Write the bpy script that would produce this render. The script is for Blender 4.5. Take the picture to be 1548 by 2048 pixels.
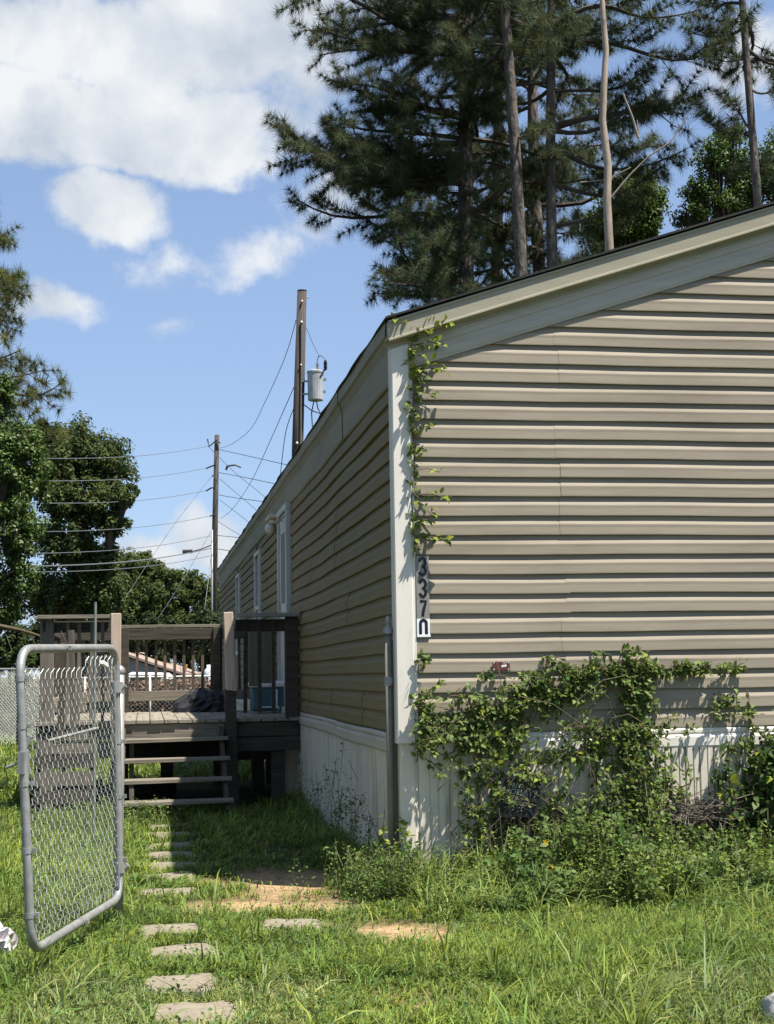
import bpy, math, random
import numpy as np
from mathutils import Vector, Matrix, Quaternion
random.seed(7); rng = np.random.default_rng(11)
PI = math.pi; R = math.radians
S = bpy.context.scene
for o in list(bpy.data.objects): bpy.data.objects.remove(o)
col = S.collection
# ------------------------------------------------------------------ camera
F = 2848.0; EYE = 1.4; PITCH = math.atan(317/2848); ROLL = -0.016; HA = R(9.6)
cam = bpy.data.objects.new('camera', bpy.data.cameras.new('camera')); col.objects.link(cam)
cam.data.sensor_fit = 'HORIZONTAL'; cam.data.sensor_width = 36; cam.data.lens = 36*F/1548
cam.data.clip_start = .05; cam.data.clip_end = 4000
CR = Matrix.Rotation(PI/2+PITCH, 3, 'X') @ Matrix.Rotation(ROLL, 3, 'Z')
cam.matrix_world = Matrix.Translation((0, 0, EYE)) @ CR.to_4x4()
S.camera = cam
S.render.resolution_x = 774; S.render.resolution_y = 1024
CRn = np.array(CR); On = np.array([0, 0, EYE])
def ray(px, py): return CRn @ np.array([(px-774)/F, -(py-1024)/F, -1.0])
def gnd(px, py, z=0): d = ray(px, py); return On+d*((z-EYE)/d[2])
def at(px, py, Y): d = ray(px, py); return On+d*(Y/d[1])       # point seen there, Y metres away
C0 = gnd(807, 1780)                                              # front left corner of the house
EU = np.array([math.cos(HA), math.sin(HA), 0]); EV = np.array([-math.sin(HA), math.cos(HA), 0])
def W(u, v, z=0): return C0+u*EU+v*EV+np.array([0, 0, z])        # house coordinates to world
def loc(p): q = np.array(p)-C0; return np.array([q@EU, q@EV, q[2]])
def onfront(px, py, off=0):                                      # point on the plane off metres before the gable wall
    r = ray(px, py); t = ((C0-off*EV-On)@EV)/(r@EV); return loc(On+r*t)
def onv(px, py, v): return onfront(px, py, -v)
# ------------------------------------------------------------------ light
SUN_L = (0.37, -0.30, 1.0)                                       # towards the sun, house coordinates
sd = Vector(EU)*SUN_L[0]+Vector(EV)*SUN_L[1]+Vector((0, 0, 1)); sd.normalize()
sun = bpy.data.objects.new('sun', bpy.data.lights.new('sun', 'SUN')); col.objects.link(sun)
sun.data.energy = 4.9; sun.data.angle = R(.53); sun.data.color = (1, .955, .88)
sun.rotation_euler = sd.to_track_quat('Z', 'Y').to_euler()
world = bpy.data.worlds.new('World'); S.world = world; world.use_nodes = True
SKY_STRENGTH = 0.055
def build_world():
    nt = world.node_tree; N = nt.nodes; L = nt.links; N.clear()
    out = N.new('ShaderNodeOutputWorld'); bg = N.new('ShaderNodeBackground'); L.new(bg.outputs[0], out.inputs[0])
    bg.inputs['Strength'].default_value = SKY_STRENGTH
    sky = N.new('ShaderNodeTexSky'); sky.sky_type = 'NISHITA'; sky.sun_disc = False
    sky.sun_elevation = math.asin(sd.z); sky.sun_rotation = math.atan2(sd.x, sd.y)
    sky.air_density = 1.0; sky.dust_density = .6; sky.ozone_density = 1.6; sky.altitude = 100
    tc = N.new('ShaderNodeTexCoord')
    def math_(op, a, b=None, c=None, clamp=False):
        n = N.new('ShaderNodeMath'); n.operation = op; n.use_clamp = clamp
        for i, x in enumerate((a, b, c)):
            if x is None: continue
            if isinstance(x, (int, float)): n.inputs[i].default_value = x
            else: L.new(x, n.inputs[i])
        return n.outputs[0]
    def vm(op, a, b=None, sc=None):
        n = N.new('ShaderNodeVectorMath'); n.operation = op
        for i, x in enumerate((a, b)):
            if x is None: continue
            if isinstance(x, (tuple, list)): n.inputs[i].default_value = x
            else: L.new(x, n.inputs[i])
        if sc is not None: n.inputs['Scale'].default_value = sc
        return n.outputs['Value'] if op in ('DOT_PRODUCT', 'LENGTH') else n.outputs[0]
    def noise(vec, scale, detail, rough=.55, dist=0):
        n = N.new('ShaderNodeTexNoise'); n.inputs['Scale'].default_value = scale; n.inputs['Detail'].default_value = detail
        n.inputs['Roughness'].default_value = rough; n.inputs['Distortion'].default_value = dist
        L.new(vec, n.inputs['Vector']); return n
    dirv = vm('NORMALIZE', tc.outputs['Generated'])
    wn = noise(dirv, 7, 4)
    warp = vm('SCALE', vm('SUBTRACT', wn.outputs['Color'], (.5, .5, .5)), sc=.055)
    wn2 = noise(dirv, 34, 5); warp2 = vm('SCALE', vm('SUBTRACT', wn2.outputs['Color'], (.5, .5, .5)), sc=.022)
    dw = vm('ADD', vm('ADD', dirv, warp), warp2)
    clouds = [  # px, py, half width, half height, tilt deg, weight
        (150, 235, 430, 100, 0, 1.2), (330, 235, 250, 110, 8, 1.0), (60, 50, 500, 95, 0, .8), (430, 60, 330, 150, -12, .8), (640, 150, 170, 120, 0, .6),
        (195, 422, 118, 80, 8, 1.05), (470, 505, 230, 58, -16, .42), (640, 410, 110, 60, -6, .42), (110, 630, 115, 45, 0, .55), (340, 640, 60, 30, -25, .22),
        (320, 1115, 120, 60, -10, .8), (430, 1085, 110, 70, 0, .75), (1480, 130, 130, 100, 0, .5), (1900, 300, 300, 120, 0, .9), (-500, 500, 300, 140, 0, .8)]
    acc = None
    for (px, py, a, b, ti, w) in clouds:
        c = Vector(ray(px, py)).normalized(); r0 = Vector((c.y, -c.x, 0)).normalized(); t0 = r0.cross(c).normalized()
        ca, sa = math.cos(R(-ti)), math.sin(R(-ti)); r = r0*ca+t0*sa; t = t0*ca-r0*sa
        x = vm('DOT_PRODUCT', dw, tuple(r*(F/a))); y = vm('DOT_PRODUCT', dw, tuple(t*(F/b)))
        x0 = r.dot(c)*F/a; 
        d2 = math_('ADD', math_('MULTIPLY', x, x), math_('MULTIPLY', y, y))
        e = math_('MULTIPLY', math_('SUBTRACT', 1.0, math_('MULTIPLY', d2, .62), clamp=True), w)
        front = math_('GREATER_THAN', vm('DOT_PRODUCT', dirv, tuple(c)), 0.0)
        e = math_('MULTIPLY', e, front)
        acc = e if acc is None else math_('MAXIMUM', acc, e)
    # the rest of the sky carries scattered cumulus of the same kind
    big = noise(vm('MULTIPLY', dirv, (1, 1, 2.2)), 2.3, 3, .5)
    sep = N.new('ShaderNodeSeparateXYZ'); L.new(dirv, sep.inputs[0])
    behind = N.new('ShaderNodeMapRange'); L.new(sep.outputs['Y'], behind.inputs[0])
    behind.inputs[1].default_value = .55; behind.inputs[2].default_value = .2
    gen = math_('MULTIPLY', math_('MULTIPLY', math_('SUBTRACT', big.outputs[0], .56, clamp=True), 5.0, clamp=True), behind.outputs[0])
    acc = math_('MAXIMUM', acc, gen)
    det = noise(dirv, 19, 10, .6, .25)
    dens = math_('ADD', acc, math_('MULTIPLY', math_('SUBTRACT', det.outputs[0], .5), 1.45))
    mr = N.new('ShaderNodeMapRange'); mr.interpolation_type = 'SMOOTHSTEP'; L.new(dens, mr.inputs[0])
    mr.inputs[1].default_value = .16; mr.inputs[2].default_value = .66
    mask = math_('MULTIPLY', mr.outputs[0], math_('GREATER_THAN', acc, .01))
    # cloud body: brighter where thick, greyer in the hollows
    sh = noise(vm('ADD', dirv, (0.0, 0.0, .03)), 10, 6, .55, .2)
    shr = N.new('ShaderNodeMapRange'); L.new(sh.outputs[0], shr.inputs[0]); shr.inputs[1].default_value = .38; shr.inputs[2].default_value = .6
    cc = N.new('ShaderNodeMix'); cc.data_type = 'RGBA'; L.new(shr.outputs[0], cc.inputs['Factor'])
    k = 1/SKY_STRENGTH
    cc.inputs['A'].default_value = (.27*k, .305*k, .355*k, 1); cc.inputs['B'].default_value = (.43*k, .443*k, .455*k, 1)
    tint = vm('MULTIPLY', sky.outputs[0], SKY_TINT)
    # thin haze whitens the low sky
    hz = N.new('ShaderNodeMapRange'); L.new(sep.outputs['Z'], hz.inputs[0]); hz.inputs[1].default_value = 0; hz.inputs[2].default_value = .55
    hz.inputs[3].default_value = .5; hz.inputs[4].default_value = .26
    hm = N.new('ShaderNodeMix'); hm.data_type = 'RGBA'; L.new(hz.outputs[0], hm.inputs['Factor']); L.new(tint, hm.inputs['A']); hm.inputs['B'].default_value = (.25*k, .34*k, .49*k, 1)
    mx = N.new('ShaderNodeMix'); mx.data_type = 'RGBA'; L.new(mask, mx.inputs['Factor']); L.new(hm.outputs['Result'], mx.inputs['A']); L.new(cc.outputs['Result'], mx.inputs['B'])
    L.new(mx.outputs['Result'], bg.inputs['Color'])
SKY_TINT = (1.05, 1.12, 1.28)
build_world()
S.view_settings.view_transform = 'Standard'; S.view_settings.look = 'None'; S.view_settings.gamma = 1; S.view_settings.exposure = 1.05
S.view_settings.use_curve_mapping = False
# ------------------------------------------------------------------ materials
MATS = {}
def mat(name, c1, c2=None, rough=.8, scale=8, detail=5, bump=0, bscale=None, stretch=(1, 1, 1), metal=0, spec=.4, attr=False, transl=0,
        stain=None, sscale=1.5, sstretch=(1, 1, 1), slo=.5, shi=.7, coat=0):
    if name in MATS: return MATS[name]
    m = bpy.data.materials.new(name); m.use_nodes = True; nt = m.node_tree; N = nt.nodes; L = nt.links
    b = N['Principled BSDF']; b.inputs['Roughness'].default_value = rough; b.inputs['Metallic'].default_value = metal
    b.inputs['Specular IOR Level'].default_value = spec; b.inputs['Coat Weight'].default_value = coat
    tc = N.new('ShaderNodeTexCoord'); mp = N.new('ShaderNodeMapping'); L.new(tc.outputs['Object'], mp.inputs[0]); mp.inputs['Scale'].default_value = stretch
    n = N.new('ShaderNodeTexNoise'); n.inputs['Scale'].default_value = scale; n.inputs['Detail'].default_value = detail; n.inputs['Roughness'].default_value = .6; L.new(mp.outputs[0], n.inputs['Vector'])
    if c2 is None: c2 = tuple(x*.75 for x in c1)
    rp = N.new('ShaderNodeValToRGB'); L.new(n.outputs[0], rp.inputs[0])
    rp.color_ramp.elements[0].position = .3; rp.color_ramp.elements[1].position = .7
    rp.color_ramp.elements[0].color = (*c2, 1); rp.color_ramp.elements[1].color = (*c1, 1)
    cout = rp.outputs[0]
    if stain:
        mp2 = N.new('ShaderNodeMapping'); L.new(tc.outputs['Object'], mp2.inputs[0]); mp2.inputs['Scale'].default_value = sstretch
        n2 = N.new('ShaderNodeTexNoise'); n2.inputs['Scale'].default_value = sscale; n2.inputs['Detail'].default_value = 6; n2.inputs['Roughness'].default_value = .65; L.new(mp2.outputs[0], n2.inputs['Vector'])
        mr = N.new('ShaderNodeMapRange'); L.new(n2.outputs[0], mr.inputs[0]); mr.inputs[1].default_value = slo; mr.inputs[2].default_value = shi; mr.inputs[4].default_value = .85
        mx = N.new('ShaderNodeMix'); mx.data_type = 'RGBA'; L.new(mr.outputs[0], mx.inputs['Factor']); L.new(cout, mx.inputs['A']); mx.inputs['B'].default_value = (*stain, 1); cout = mx.outputs['Result']
    if attr:
        a = N.new('ShaderNodeAttribute'); a.attribute_name = 'tint'
        mx = N.new('ShaderNodeMix'); mx.data_type = 'RGBA'; mx.blend_type = 'MULTIPLY'; mx.inputs['Factor'].default_value = 1; L.new(cout, mx.inputs['A']); L.new(a.outputs['Color'], mx.inputs['B']); cout = mx.outputs['Result']
    L.new(cout, b.inputs['Base Color'])
    if bump:
        n3 = N.new('ShaderNodeTexNoise'); n3.inputs['Scale'].default_value = bscale or scale*3; n3.inputs['Detail'].default_value = 6; L.new(mp.outputs[0], n3.inputs['Vector'])
        bp = N.new('ShaderNodeBump'); bp.inputs['Strength'].default_value = 1; bp.inputs['Distance'].default_value = bump; L.new(n3.outputs[0], bp.inputs['Height']); L.new(bp.outputs[0], b.inputs['Normal'])
    if transl:
        t = N.new('ShaderNodeBsdfTranslucent'); L.new(cout, t.inputs['Color'])
        ms = N.new('ShaderNodeMixShader'); ms.inputs[0].default_value = transl; L.new(b.outputs[0], ms.inputs[1]); L.new(t.outputs[0], ms.inputs[2]); L.new(ms.outputs[0], N['Material Output'].inputs[0])
    MATS[name] = m; return m
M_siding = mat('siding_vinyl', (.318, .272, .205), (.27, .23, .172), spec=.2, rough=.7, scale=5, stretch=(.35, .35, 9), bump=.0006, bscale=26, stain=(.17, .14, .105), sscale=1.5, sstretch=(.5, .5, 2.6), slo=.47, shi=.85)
M_side_shaded = mat('siding_vinyl_left_shaded', (.205, .158, .074), (.172, .133, .062), spec=.2, rough=.7, scale=5, stretch=(.35, .35, 9), bump=.0006, bscale=26, stain=(.19, .18, .12), sscale=1.1, sstretch=(.5, .5, 3.5), slo=.5, shi=.85)  # same vinyl; the left wall's shade is put into this darker colour
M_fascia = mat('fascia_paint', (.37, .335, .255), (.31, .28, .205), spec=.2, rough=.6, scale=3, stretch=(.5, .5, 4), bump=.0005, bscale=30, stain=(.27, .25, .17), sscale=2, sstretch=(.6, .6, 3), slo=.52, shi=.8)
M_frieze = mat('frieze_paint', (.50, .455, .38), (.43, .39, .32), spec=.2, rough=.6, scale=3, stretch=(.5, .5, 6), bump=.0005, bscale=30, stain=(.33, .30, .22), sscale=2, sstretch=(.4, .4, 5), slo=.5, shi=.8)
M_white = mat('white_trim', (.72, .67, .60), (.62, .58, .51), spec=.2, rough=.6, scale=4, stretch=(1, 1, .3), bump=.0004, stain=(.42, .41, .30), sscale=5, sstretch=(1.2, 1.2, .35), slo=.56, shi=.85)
M_skirt = mat('skirting_vinyl', (.66, .61, .50), (.55, .50, .41), spec=.2, rough=.65, scale=4, stretch=(1, 1, .4), bump=.0004, stain=(.22, .2, .13), sscale=7, sstretch=(1.5, 1.5, .16), slo=.52, shi=.78)
M_shingle = mat('shingles', (.035, .033, .032), (.015, .014, .014), rough=.95, scale=60, bump=.003)
M_wood = mat('weathered_wood', (.25, .19, .145), (.13, .095, .07), rough=.85, scale=5, stretch=(1, 1, 1), bump=.003, bscale=30, stain=(.07, .055, .045), sscale=4, slo=.5, shi=.75)
def woodm(name, c1, c2, ax):
    st = [14, 14, 14]; st[ax] = .9
    return mat(name, c1, c2, rough=.88, scale=2.6, stretch=tuple(st), bump=.0035, bscale=4, stain=tuple(x*.35 for x in c2), sscale=2.2, sstretch=tuple(.5*s for s in st), slo=.55, shi=.72)
WV = woodm('grey_wood_upright', (.19, .165, .13), (.10, .085, .066), 2); WU = woodm('grey_wood_across', (.24, .21, .16), (.125, .108, .082), 0); WD = woodm('grey_wood_lengthwise', (.30, .265, .205), (.17, .148, .11), 1)
W_pale = woodm('pale_sunlit_wood', (.56, .45, .35), (.40, .31, .24), 2); W_dark = woodm('dark_wood', (.075, .062, .045), (.034, .029, .021), 0); W_red = woodm('reddish_wood', (.12, .088, .064), (.065, .048, .036), 2)  # pale wood carries the upper posts' sunlight in its colour; dark wood simply darker
M_galv = mat('galvanised_steel', (.36, .355, .335), (.24, .24, .225), rough=.5, scale=18, metal=.45, bump=.0004, stain=(.16, .15, .13), sscale=6, slo=.58, shi=.8)
M_wire = mat('galvanised_wire', (.56, .57, .55), (.40, .40, .37), rough=.42, scale=30, metal=.55)
M_black = mat('black_plastic', (.018, .018, .02), rough=.5); M_blackpaint = mat('black_sticker', (.010, .008, .014), rough=.35)
M_cable = mat('cable', (.03, .03, .033), rough=.6); M_cable2 = mat('bare_cable', (.16, .165, .17), rough=.5)
M_glass = mat('window_glass', (.012, .02, .024), rough=.06, spec=.6)
M_pole = mat('pole_wood', (.075, .062, .05), (.035, .03, .025), rough=.9, scale=3, stretch=(9, 9, .5), bump=.006, bscale=5, stain=(.12, .10, .085), sscale=3, sstretch=(6, 6, .3), slo=.6, shi=.7)
M_bark = mat('pine_bark', (.17, .14, .115), (.03, .025, .022), rough=.95, scale=11, stretch=(1, 1, .35), detail=8, bump=.05, bscale=14, stain=(.28, .24, .20), sscale=16, sstretch=(1, 1, .5), slo=.58, shi=.72)
M_limb = mat('pine_limb', (.09, .07, .055), (.045, .036, .03), rough=.95, scale=9)
M_snag = mat('bare_snag_wood', (.42, .34, .26), (.20, .15, .115), rough=.8, scale=3, stretch=(3, 3, .6), bump=.006, stain=(.12, .085, .06), sscale=2.2, sstretch=(1, 1, .5), slo=.56, shi=.66)
M_pine = mat('pine_needles', (.105, .125, .052), (.062, .078, .036), rough=.5, scale=.6, attr=True, transl=.32, spec=.15)
M_leafd = mat('oak_leaves', (.07, .098, .032), (.046, .070, .024), rough=.65, scale=.4, attr=True, transl=.35, spec=.15)
M_leafl = mat('light_leaves', (.11, .17, .035), (.07, .12, .028), rough=.5, scale=.5, attr=True, transl=.3, spec=.35)
M_vine = mat('vine_leaves', (.15, .20, .055), (.085, .135, .035), rough=.55, scale=3, attr=True, transl=.34, spec=.22)
M_grass = mat('grass_blades', (.205, .265, .048), (.125, .19, .035), rough=.55, scale=1.1, attr=True, transl=.32, spec=.18)
M_stem = mat('vine_stem', (.105, .085, .04), (.06, .05, .028), rough=.8, scale=20)
M_twig = mat('dead_twigs', (.15, .12, .095), (.08, .065, .05), rough=.9, scale=12)
M_stone = mat('stepping_stone', (.27, .23, .17), (.17, .14, .10), rough=.95, scale=14, bump=.006, bscale=40, stain=(.19, .16, .10), sscale=6, slo=.5, shi=.7)
M_teal = mat('teal_plastic', (.05, .13, .15), rough=.45); M_whitep = mat('white_plastic', (.72, .73, .72), (.62, .63, .62), rough=.4, scale=6)
M_orange = mat('orange_board', (.72, .38, .09), rough=.7); M_carw = mat('white_car_paint', (.75, .76, .78), rough=.25, coat=.4)
M_rubber = mat('tyre_rubber', (.02, .02, .02), rough=.9); M_shed = mat('shed_cladding', (.36, .34, .38), (.29, .28, .31), rough=.7, scale=2, stretch=(6, 6, .4))
M_shroof = mat('shed_roof', (.33, .25, .20), rough=.8, scale=3); M_hedge = mat('dead_brown_foliage', (.24, .155, .10), (.13, .085, .055), rough=.9, scale=3, attr=True, transl=.15)
M_maroon = mat('maroon_plate', (.13, .035, .03), (.10, .028, .025), rough=.4, scale=30); M_yellow = mat('yellow_petals', (.85, .55, .03), rough=.5, transl=.3)
M_porc = mat('porcelain', (.35, .33, .30), rough=.2); M_tank = mat('tank_paint', (.42, .44, .45), (.36, .38, .39), rough=.35, scale=3, stain=(.2, .2, .19), sscale=3, sstretch=(1, 1, .4))
M_plate = mat('number_backing', (.27, .255, .225), rough=.25); M_platew = mat('white_backing', (.85, .85, .85), rough=.2)
M_globe = mat('frosted_globe', (.62, .62, .56), rough=.15); M_door = mat('door_paint', (.50, .51, .47), (.42, .43, .4), rough=.5, scale=2, stain=(.26, .26, .22), sscale=3, sstretch=(1, 1, .5))
# ------------------------------------------------------------------ helpers
def tag(o, label=None, cat=None, group=None, kind=None):
    if label: o['label'] = label
    if cat: o['category'] = cat
    if group: o['group'] = group
    if kind: o['kind'] = kind
    return o
def link(name, me, m=None, parent=None, loc_=(0, 0, 0)):
    if m is not None and len(me.materials) == 0:
        for x in (m if isinstance(m, (list, tuple)) else [m]): me.materials.append(x)
    o = bpy.data.objects.new(name, me); col.objects.link(o); o.location = loc_
    if parent: o.parent = parent
    return o
def empty(name, label, cat, loc_=(0, 0, 0), rz=0, group=None):
    o = bpy.data.objects.new(name, None); col.objects.link(o); o.location = loc_; o.rotation_euler = (0, 0, rz); o.empty_display_size = .2
    return tag(o, label, cat, group)
def copy_tree(o, parent=None):
    c = o.copy(); col.objects.link(c)
    if parent: c.parent = parent
    for ch in [x for x in bpy.data.objects if x.parent == o]: copy_tree(ch, c)
    return c
class MB:
    def __init__(s): s.v = []; s.f = []
    def add(s, vs, fs):
        k = len(s.v); s.v += [tuple(v) for v in vs]; s.f += [tuple(i+k for i in f) for f in fs]; return s
    def box(s, x0, x1, y0, y1, z0, z1):
        return s.add([(x0, y0, z0), (x1, y0, z0), (x1, y1, z0), (x0, y1, z0), (x0, y0, z1), (x1, y0, z1), (x1, y1, z1), (x0, y1, z1)],
                     [(0, 3, 2, 1), (4, 5, 6, 7), (0, 1, 5, 4), (1, 2, 6, 5), (2, 3, 7, 6), (3, 0, 4, 7)])
    def bar(s, p0, p1, w, h, up=(0, 0, 1)):
        p0 = Vector(p0); p1 = Vector(p1); d = (p1-p0).normalized(); a = d.cross(Vector(up))
        if a.length < .01: a = d.cross(Vector((1, 0, 0)))
        a.normalize(); b = a.cross(d); a *= w/2; b *= h/2
        return s.add([p0-a-b, p0+a-b, p0+a+b, p0-a+b, p1-a-b, p1+a-b, p1+a+b, p1-a+b], [(0, 3, 2, 1), (4, 5, 6, 7), (0, 1, 5, 4), (1, 2, 6, 5), (2, 3, 7, 6), (3, 0, 4, 7)])
    def tube(s, pts, r, n=8, cap=True):
        pts = [Vector(p) for p in pts]; k = len(s.v); rs = r if isinstance(r, (list, tuple)) else [r]*len(pts)
        d = (pts[1]-pts[0]).normalized(); ref = Vector((0, 0, 1)) if abs(d.z) < .9 else Vector((1, 0, 0)); a = d.cross(ref).normalized()
        for i, p in enumerate(pts):
            d = (pts[min(i+1, len(pts)-1)]-pts[max(i-1, 0)]).normalized(); a = (a-d*a.dot(d))
            a = a.normalized() if a.length > 1e-6 else d.orthogonal().normalized()
            b = d.cross(a)
            for j in range(n): t = 2*PI*j/n; s.v.append(tuple(p+(a*math.cos(t)+b*math.sin(t))*rs[i]))
        for i in range(len(pts)-1):
            for j in range(n): j2 = (j+1) % n; s.f.append((k+i*n+j, k+i*n+j2, k+(i+1)*n+j2, k+(i+1)*n+j))
        if cap: s.f.append(tuple(k+j for j in range(n-1, -1, -1))); s.f.append(tuple(k+(len(pts)-1)*n+j for j in range(n)))
        return s
    def sphere(s, c, r, sz=1, n=12, m=7):
        prof = [(r*math.sin(PI*i/m), -r*sz*math.cos(PI*i/m)) for i in range(m+1)]
        return s.lathe(c, prof, n)
    def lathe(s, c, prof, n=16):
        k = len(s.v)
        for (r, z) in prof:
            for j in range(n): t = 2*PI*j/n; s.v.append((c[0]+r*math.cos(t), c[1]+r*math.sin(t), c[2]+z))
        for i in range(len(prof)-1):
            for j in range(n): j2 = (j+1) % n; s.f.append((k+i*n+j, k+i*n+j2, k+(i+1)*n+j2, k+(i+1)*n+j))
        return s
    def extr(s, prof, path, closed=False):
        """prof: list of (a,b); path(i) -> function mapping (a,b) to a point, for every station"""
        k = len(s.v); n = len(prof)
        for st in path: s.v += [tuple(st(a, b)) for a, b in prof]
        for i in range(len(path)-1):
            for j in range(n if closed else n-1):
                j2 = (j+1) % n; s.f.append((k+i*n+j, k+i*n+j2, k+(i+1)*n+j2, k+(i+1)*n+j))
        if closed:
            s.f.append(tuple(k+j for j in range(n))); s.f.append(tuple(k+(len(path)-1)*n+j for j in range(n-1, -1, -1)))
        return s
    def mesh(s, name, smooth=False):
        me = bpy.data.meshes.new(name); me.from_pydata(s.v, [], s.f); me.update()
        if smooth: me.polygons.foreach_set('use_smooth', [True]*len(me.polygons))
        return me
    def ob(s, name, m, parent=None, smooth=False, bev=0, loc_=(0, 0, 0)):
        me = s.mesh(name, smooth); o = link(name, me, m, parent, loc_)
        if bev:
            b = o.modifiers.new('bevel', 'BEVEL'); b.width = bev; b.segments = 1; b.limit_method = 'ANGLE'
        return o
def np_mesh(name, V, Fc, tint=None):
    """V (n,3), Fc (m,k) all faces with k corners"""
    me = bpy.data.meshes.new(name); n = len(V); m, k = Fc.shape
    me.vertices.add(n); me.vertices.foreach_set('co', np.ascontiguousarray(V, dtype=np.float32).ravel())
    me.loops.add(m*k); me.loops.foreach_set('vertex_index', np.ascontiguousarray(Fc, dtype=np.int32).ravel())
    me.polygons.add(m); me.polygons.foreach_set('loop_start', np.arange(0, m*k, k, dtype=np.int32))
    try: me.polygons.foreach_set('loop_total', np.full(m, k, dtype=np.int32))
    except Exception: pass
    me.update(calc_edges=True)
    if tint is not None:
        a = me.color_attributes.new('tint', 'FLOAT_COLOR', 'POINT')
        t = np.ones((n, 4), dtype=np.float32); t[:, :3] = tint; a.data.foreach_set('color', t.ravel())
    return me
def scatter(name, tv, tf, P, Rm, sc, tint):
    """copies of a small leaf shape joined in one mesh: P (n,3), Rm (n,3,3), sc (n,) or (n,3)"""
    tv = np.array(tv, float); tf = np.array(tf); n = len(P); sc = np.asarray(sc, float)
    if sc.ndim == 1: sc = np.repeat(sc[:, None], 3, 1)
    L = tv[None]*sc[:, None, :]
    V = np.einsum('nij,nkj->nki', Rm, L)+P[:, None, :]
    Fc = (tf[None]+(np.arange(n)*len(tv))[:, None, None]).reshape(-1, tf.shape[1])
    T = np.repeat(np.asarray(tint)[:, None, :], len(tv), 1).reshape(-1, 3)
    return np_mesh(name, V.reshape(-1, 3), Fc, T)
def frames(d, up):
    """rotation matrices whose y axis is d and z axis near up"""
    d = d/np.linalg.norm(d, axis=1, keepdims=True); x = np.cross(d, up); x /= np.linalg.norm(x, axis=1, keepdims=True)+1e-9
    z = np.cross(x, d); return np.stack([x, d, z], axis=2)
def rdir(n, zb=0.0):
    d = rng.normal(size=(n, 3)); d[:, 2] += zb; return d/(np.linalg.norm(d, axis=1, keepdims=True)+1e-9)
def tints(n, lo=.65, hi=1.35, warm=.12, base=(1, 1, 1)):
    b = rng.uniform(lo, hi, n)[:, None]; w = rng.normal(0, warm, n)[:, None]
    return np.clip(b*np.hstack([1+w, np.ones((n, 1)), 1-w])*np.array(base), .1, 3)
LEAF = ([(0, 0, 0), (-.32, .42, .07), (0, 1, -.06), (.32, .42, .07)], [(0, 3, 2), (0, 2, 1)])
LEAF4 = ([(0, 0, 0), (-.26, .22, .05), (-.30, .52, .06), (0, 1, -.1), (.30, .52, .06), (.26, .22, .05), (0, .5, 0)],
         [(0, 6, 1), (1, 6, 2), (2, 6, 3), (3, 6, 4), (4, 6, 5), (5, 6, 0)])
def lat(n, seed):
    return np.random.default_rng(seed).uniform(-1, 1, (n, n))
_L = lat(64, 5)
def vnoise(x, y):
    x = np.asarray(x, float); y = np.asarray(y, float); i = np.floor(x).astype(int); j = np.floor(y).astype(int); fx = x-i; fy = y-j
    fx = fx*fx*(3-2*fx); fy = fy*fy*(3-2*fy); g = lambda a, b: _L[a % 64, b % 64]
    return (g(i, j)*(1-fx)+g(i+1, j)*fx)*(1-fy)+(g(i, j+1)*(1-fx)+g(i+1, j+1)*fx)*fy
def fbm(x, y): return vnoise(x, y)*.6+vnoise(2.1*x+7, 2.1*y)*.28+vnoise(4.3*x, 4.3*y+3)*.14
# ------------------------------------------------------------------ ground
STONES = [(355, 387, 1656), (328, 385, 1673), (308, 385, 1694), (308, 385, 1713), (295, 395, 1734), (272, 400, 1757), (270, 402, 1789),
          (277, 408, 1867), (538, 630, 1855), (316, 412, 1910), (294, 432, 1975), (299, 470, 2033)]
DIRT = [(500, 1815, .62, .30, 1.2), (560, 1765, .42, .85, 1.1), (815, 1868, .34, .26, 1.25), (400, 1822, .30, .2, .8), (860, 2000, .42, .3, .38), (620, 1985, .2, .2, .3), (700, 1850, .3, .15, .5)]
def dirtmask(x, y):
    qx = x-C0[0]; qy = y-C0[1]; u = qx*EU[0]+qy*EU[1]; v = qx*EV[0]+qy*EV[1]; m = np.zeros_like(u)
    wu = u+.16*vnoise(u*4, v*4); wv = v+.16*vnoise(u*4+9, v*4+3)
    for (px, py, ru, rv, w) in DIRT:
        c = loc(gnd(px, py)); m = np.maximum(m, w*np.clip(1.35-np.sqrt(((wu-c[0])/ru)**2+((wv-c[1])/rv)**2), 0, 1))
    return np.clip(m*(1+.5*fbm(u*9, v*9)), 0, 1)
def gz(x, y):
    f = np.clip((np.hypot(x, y)-30)/80, 0, 1)
    return .018*fbm(x*1.3, y*1.3)+.006*fbm(x*7, y*7)-.0*f
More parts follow.
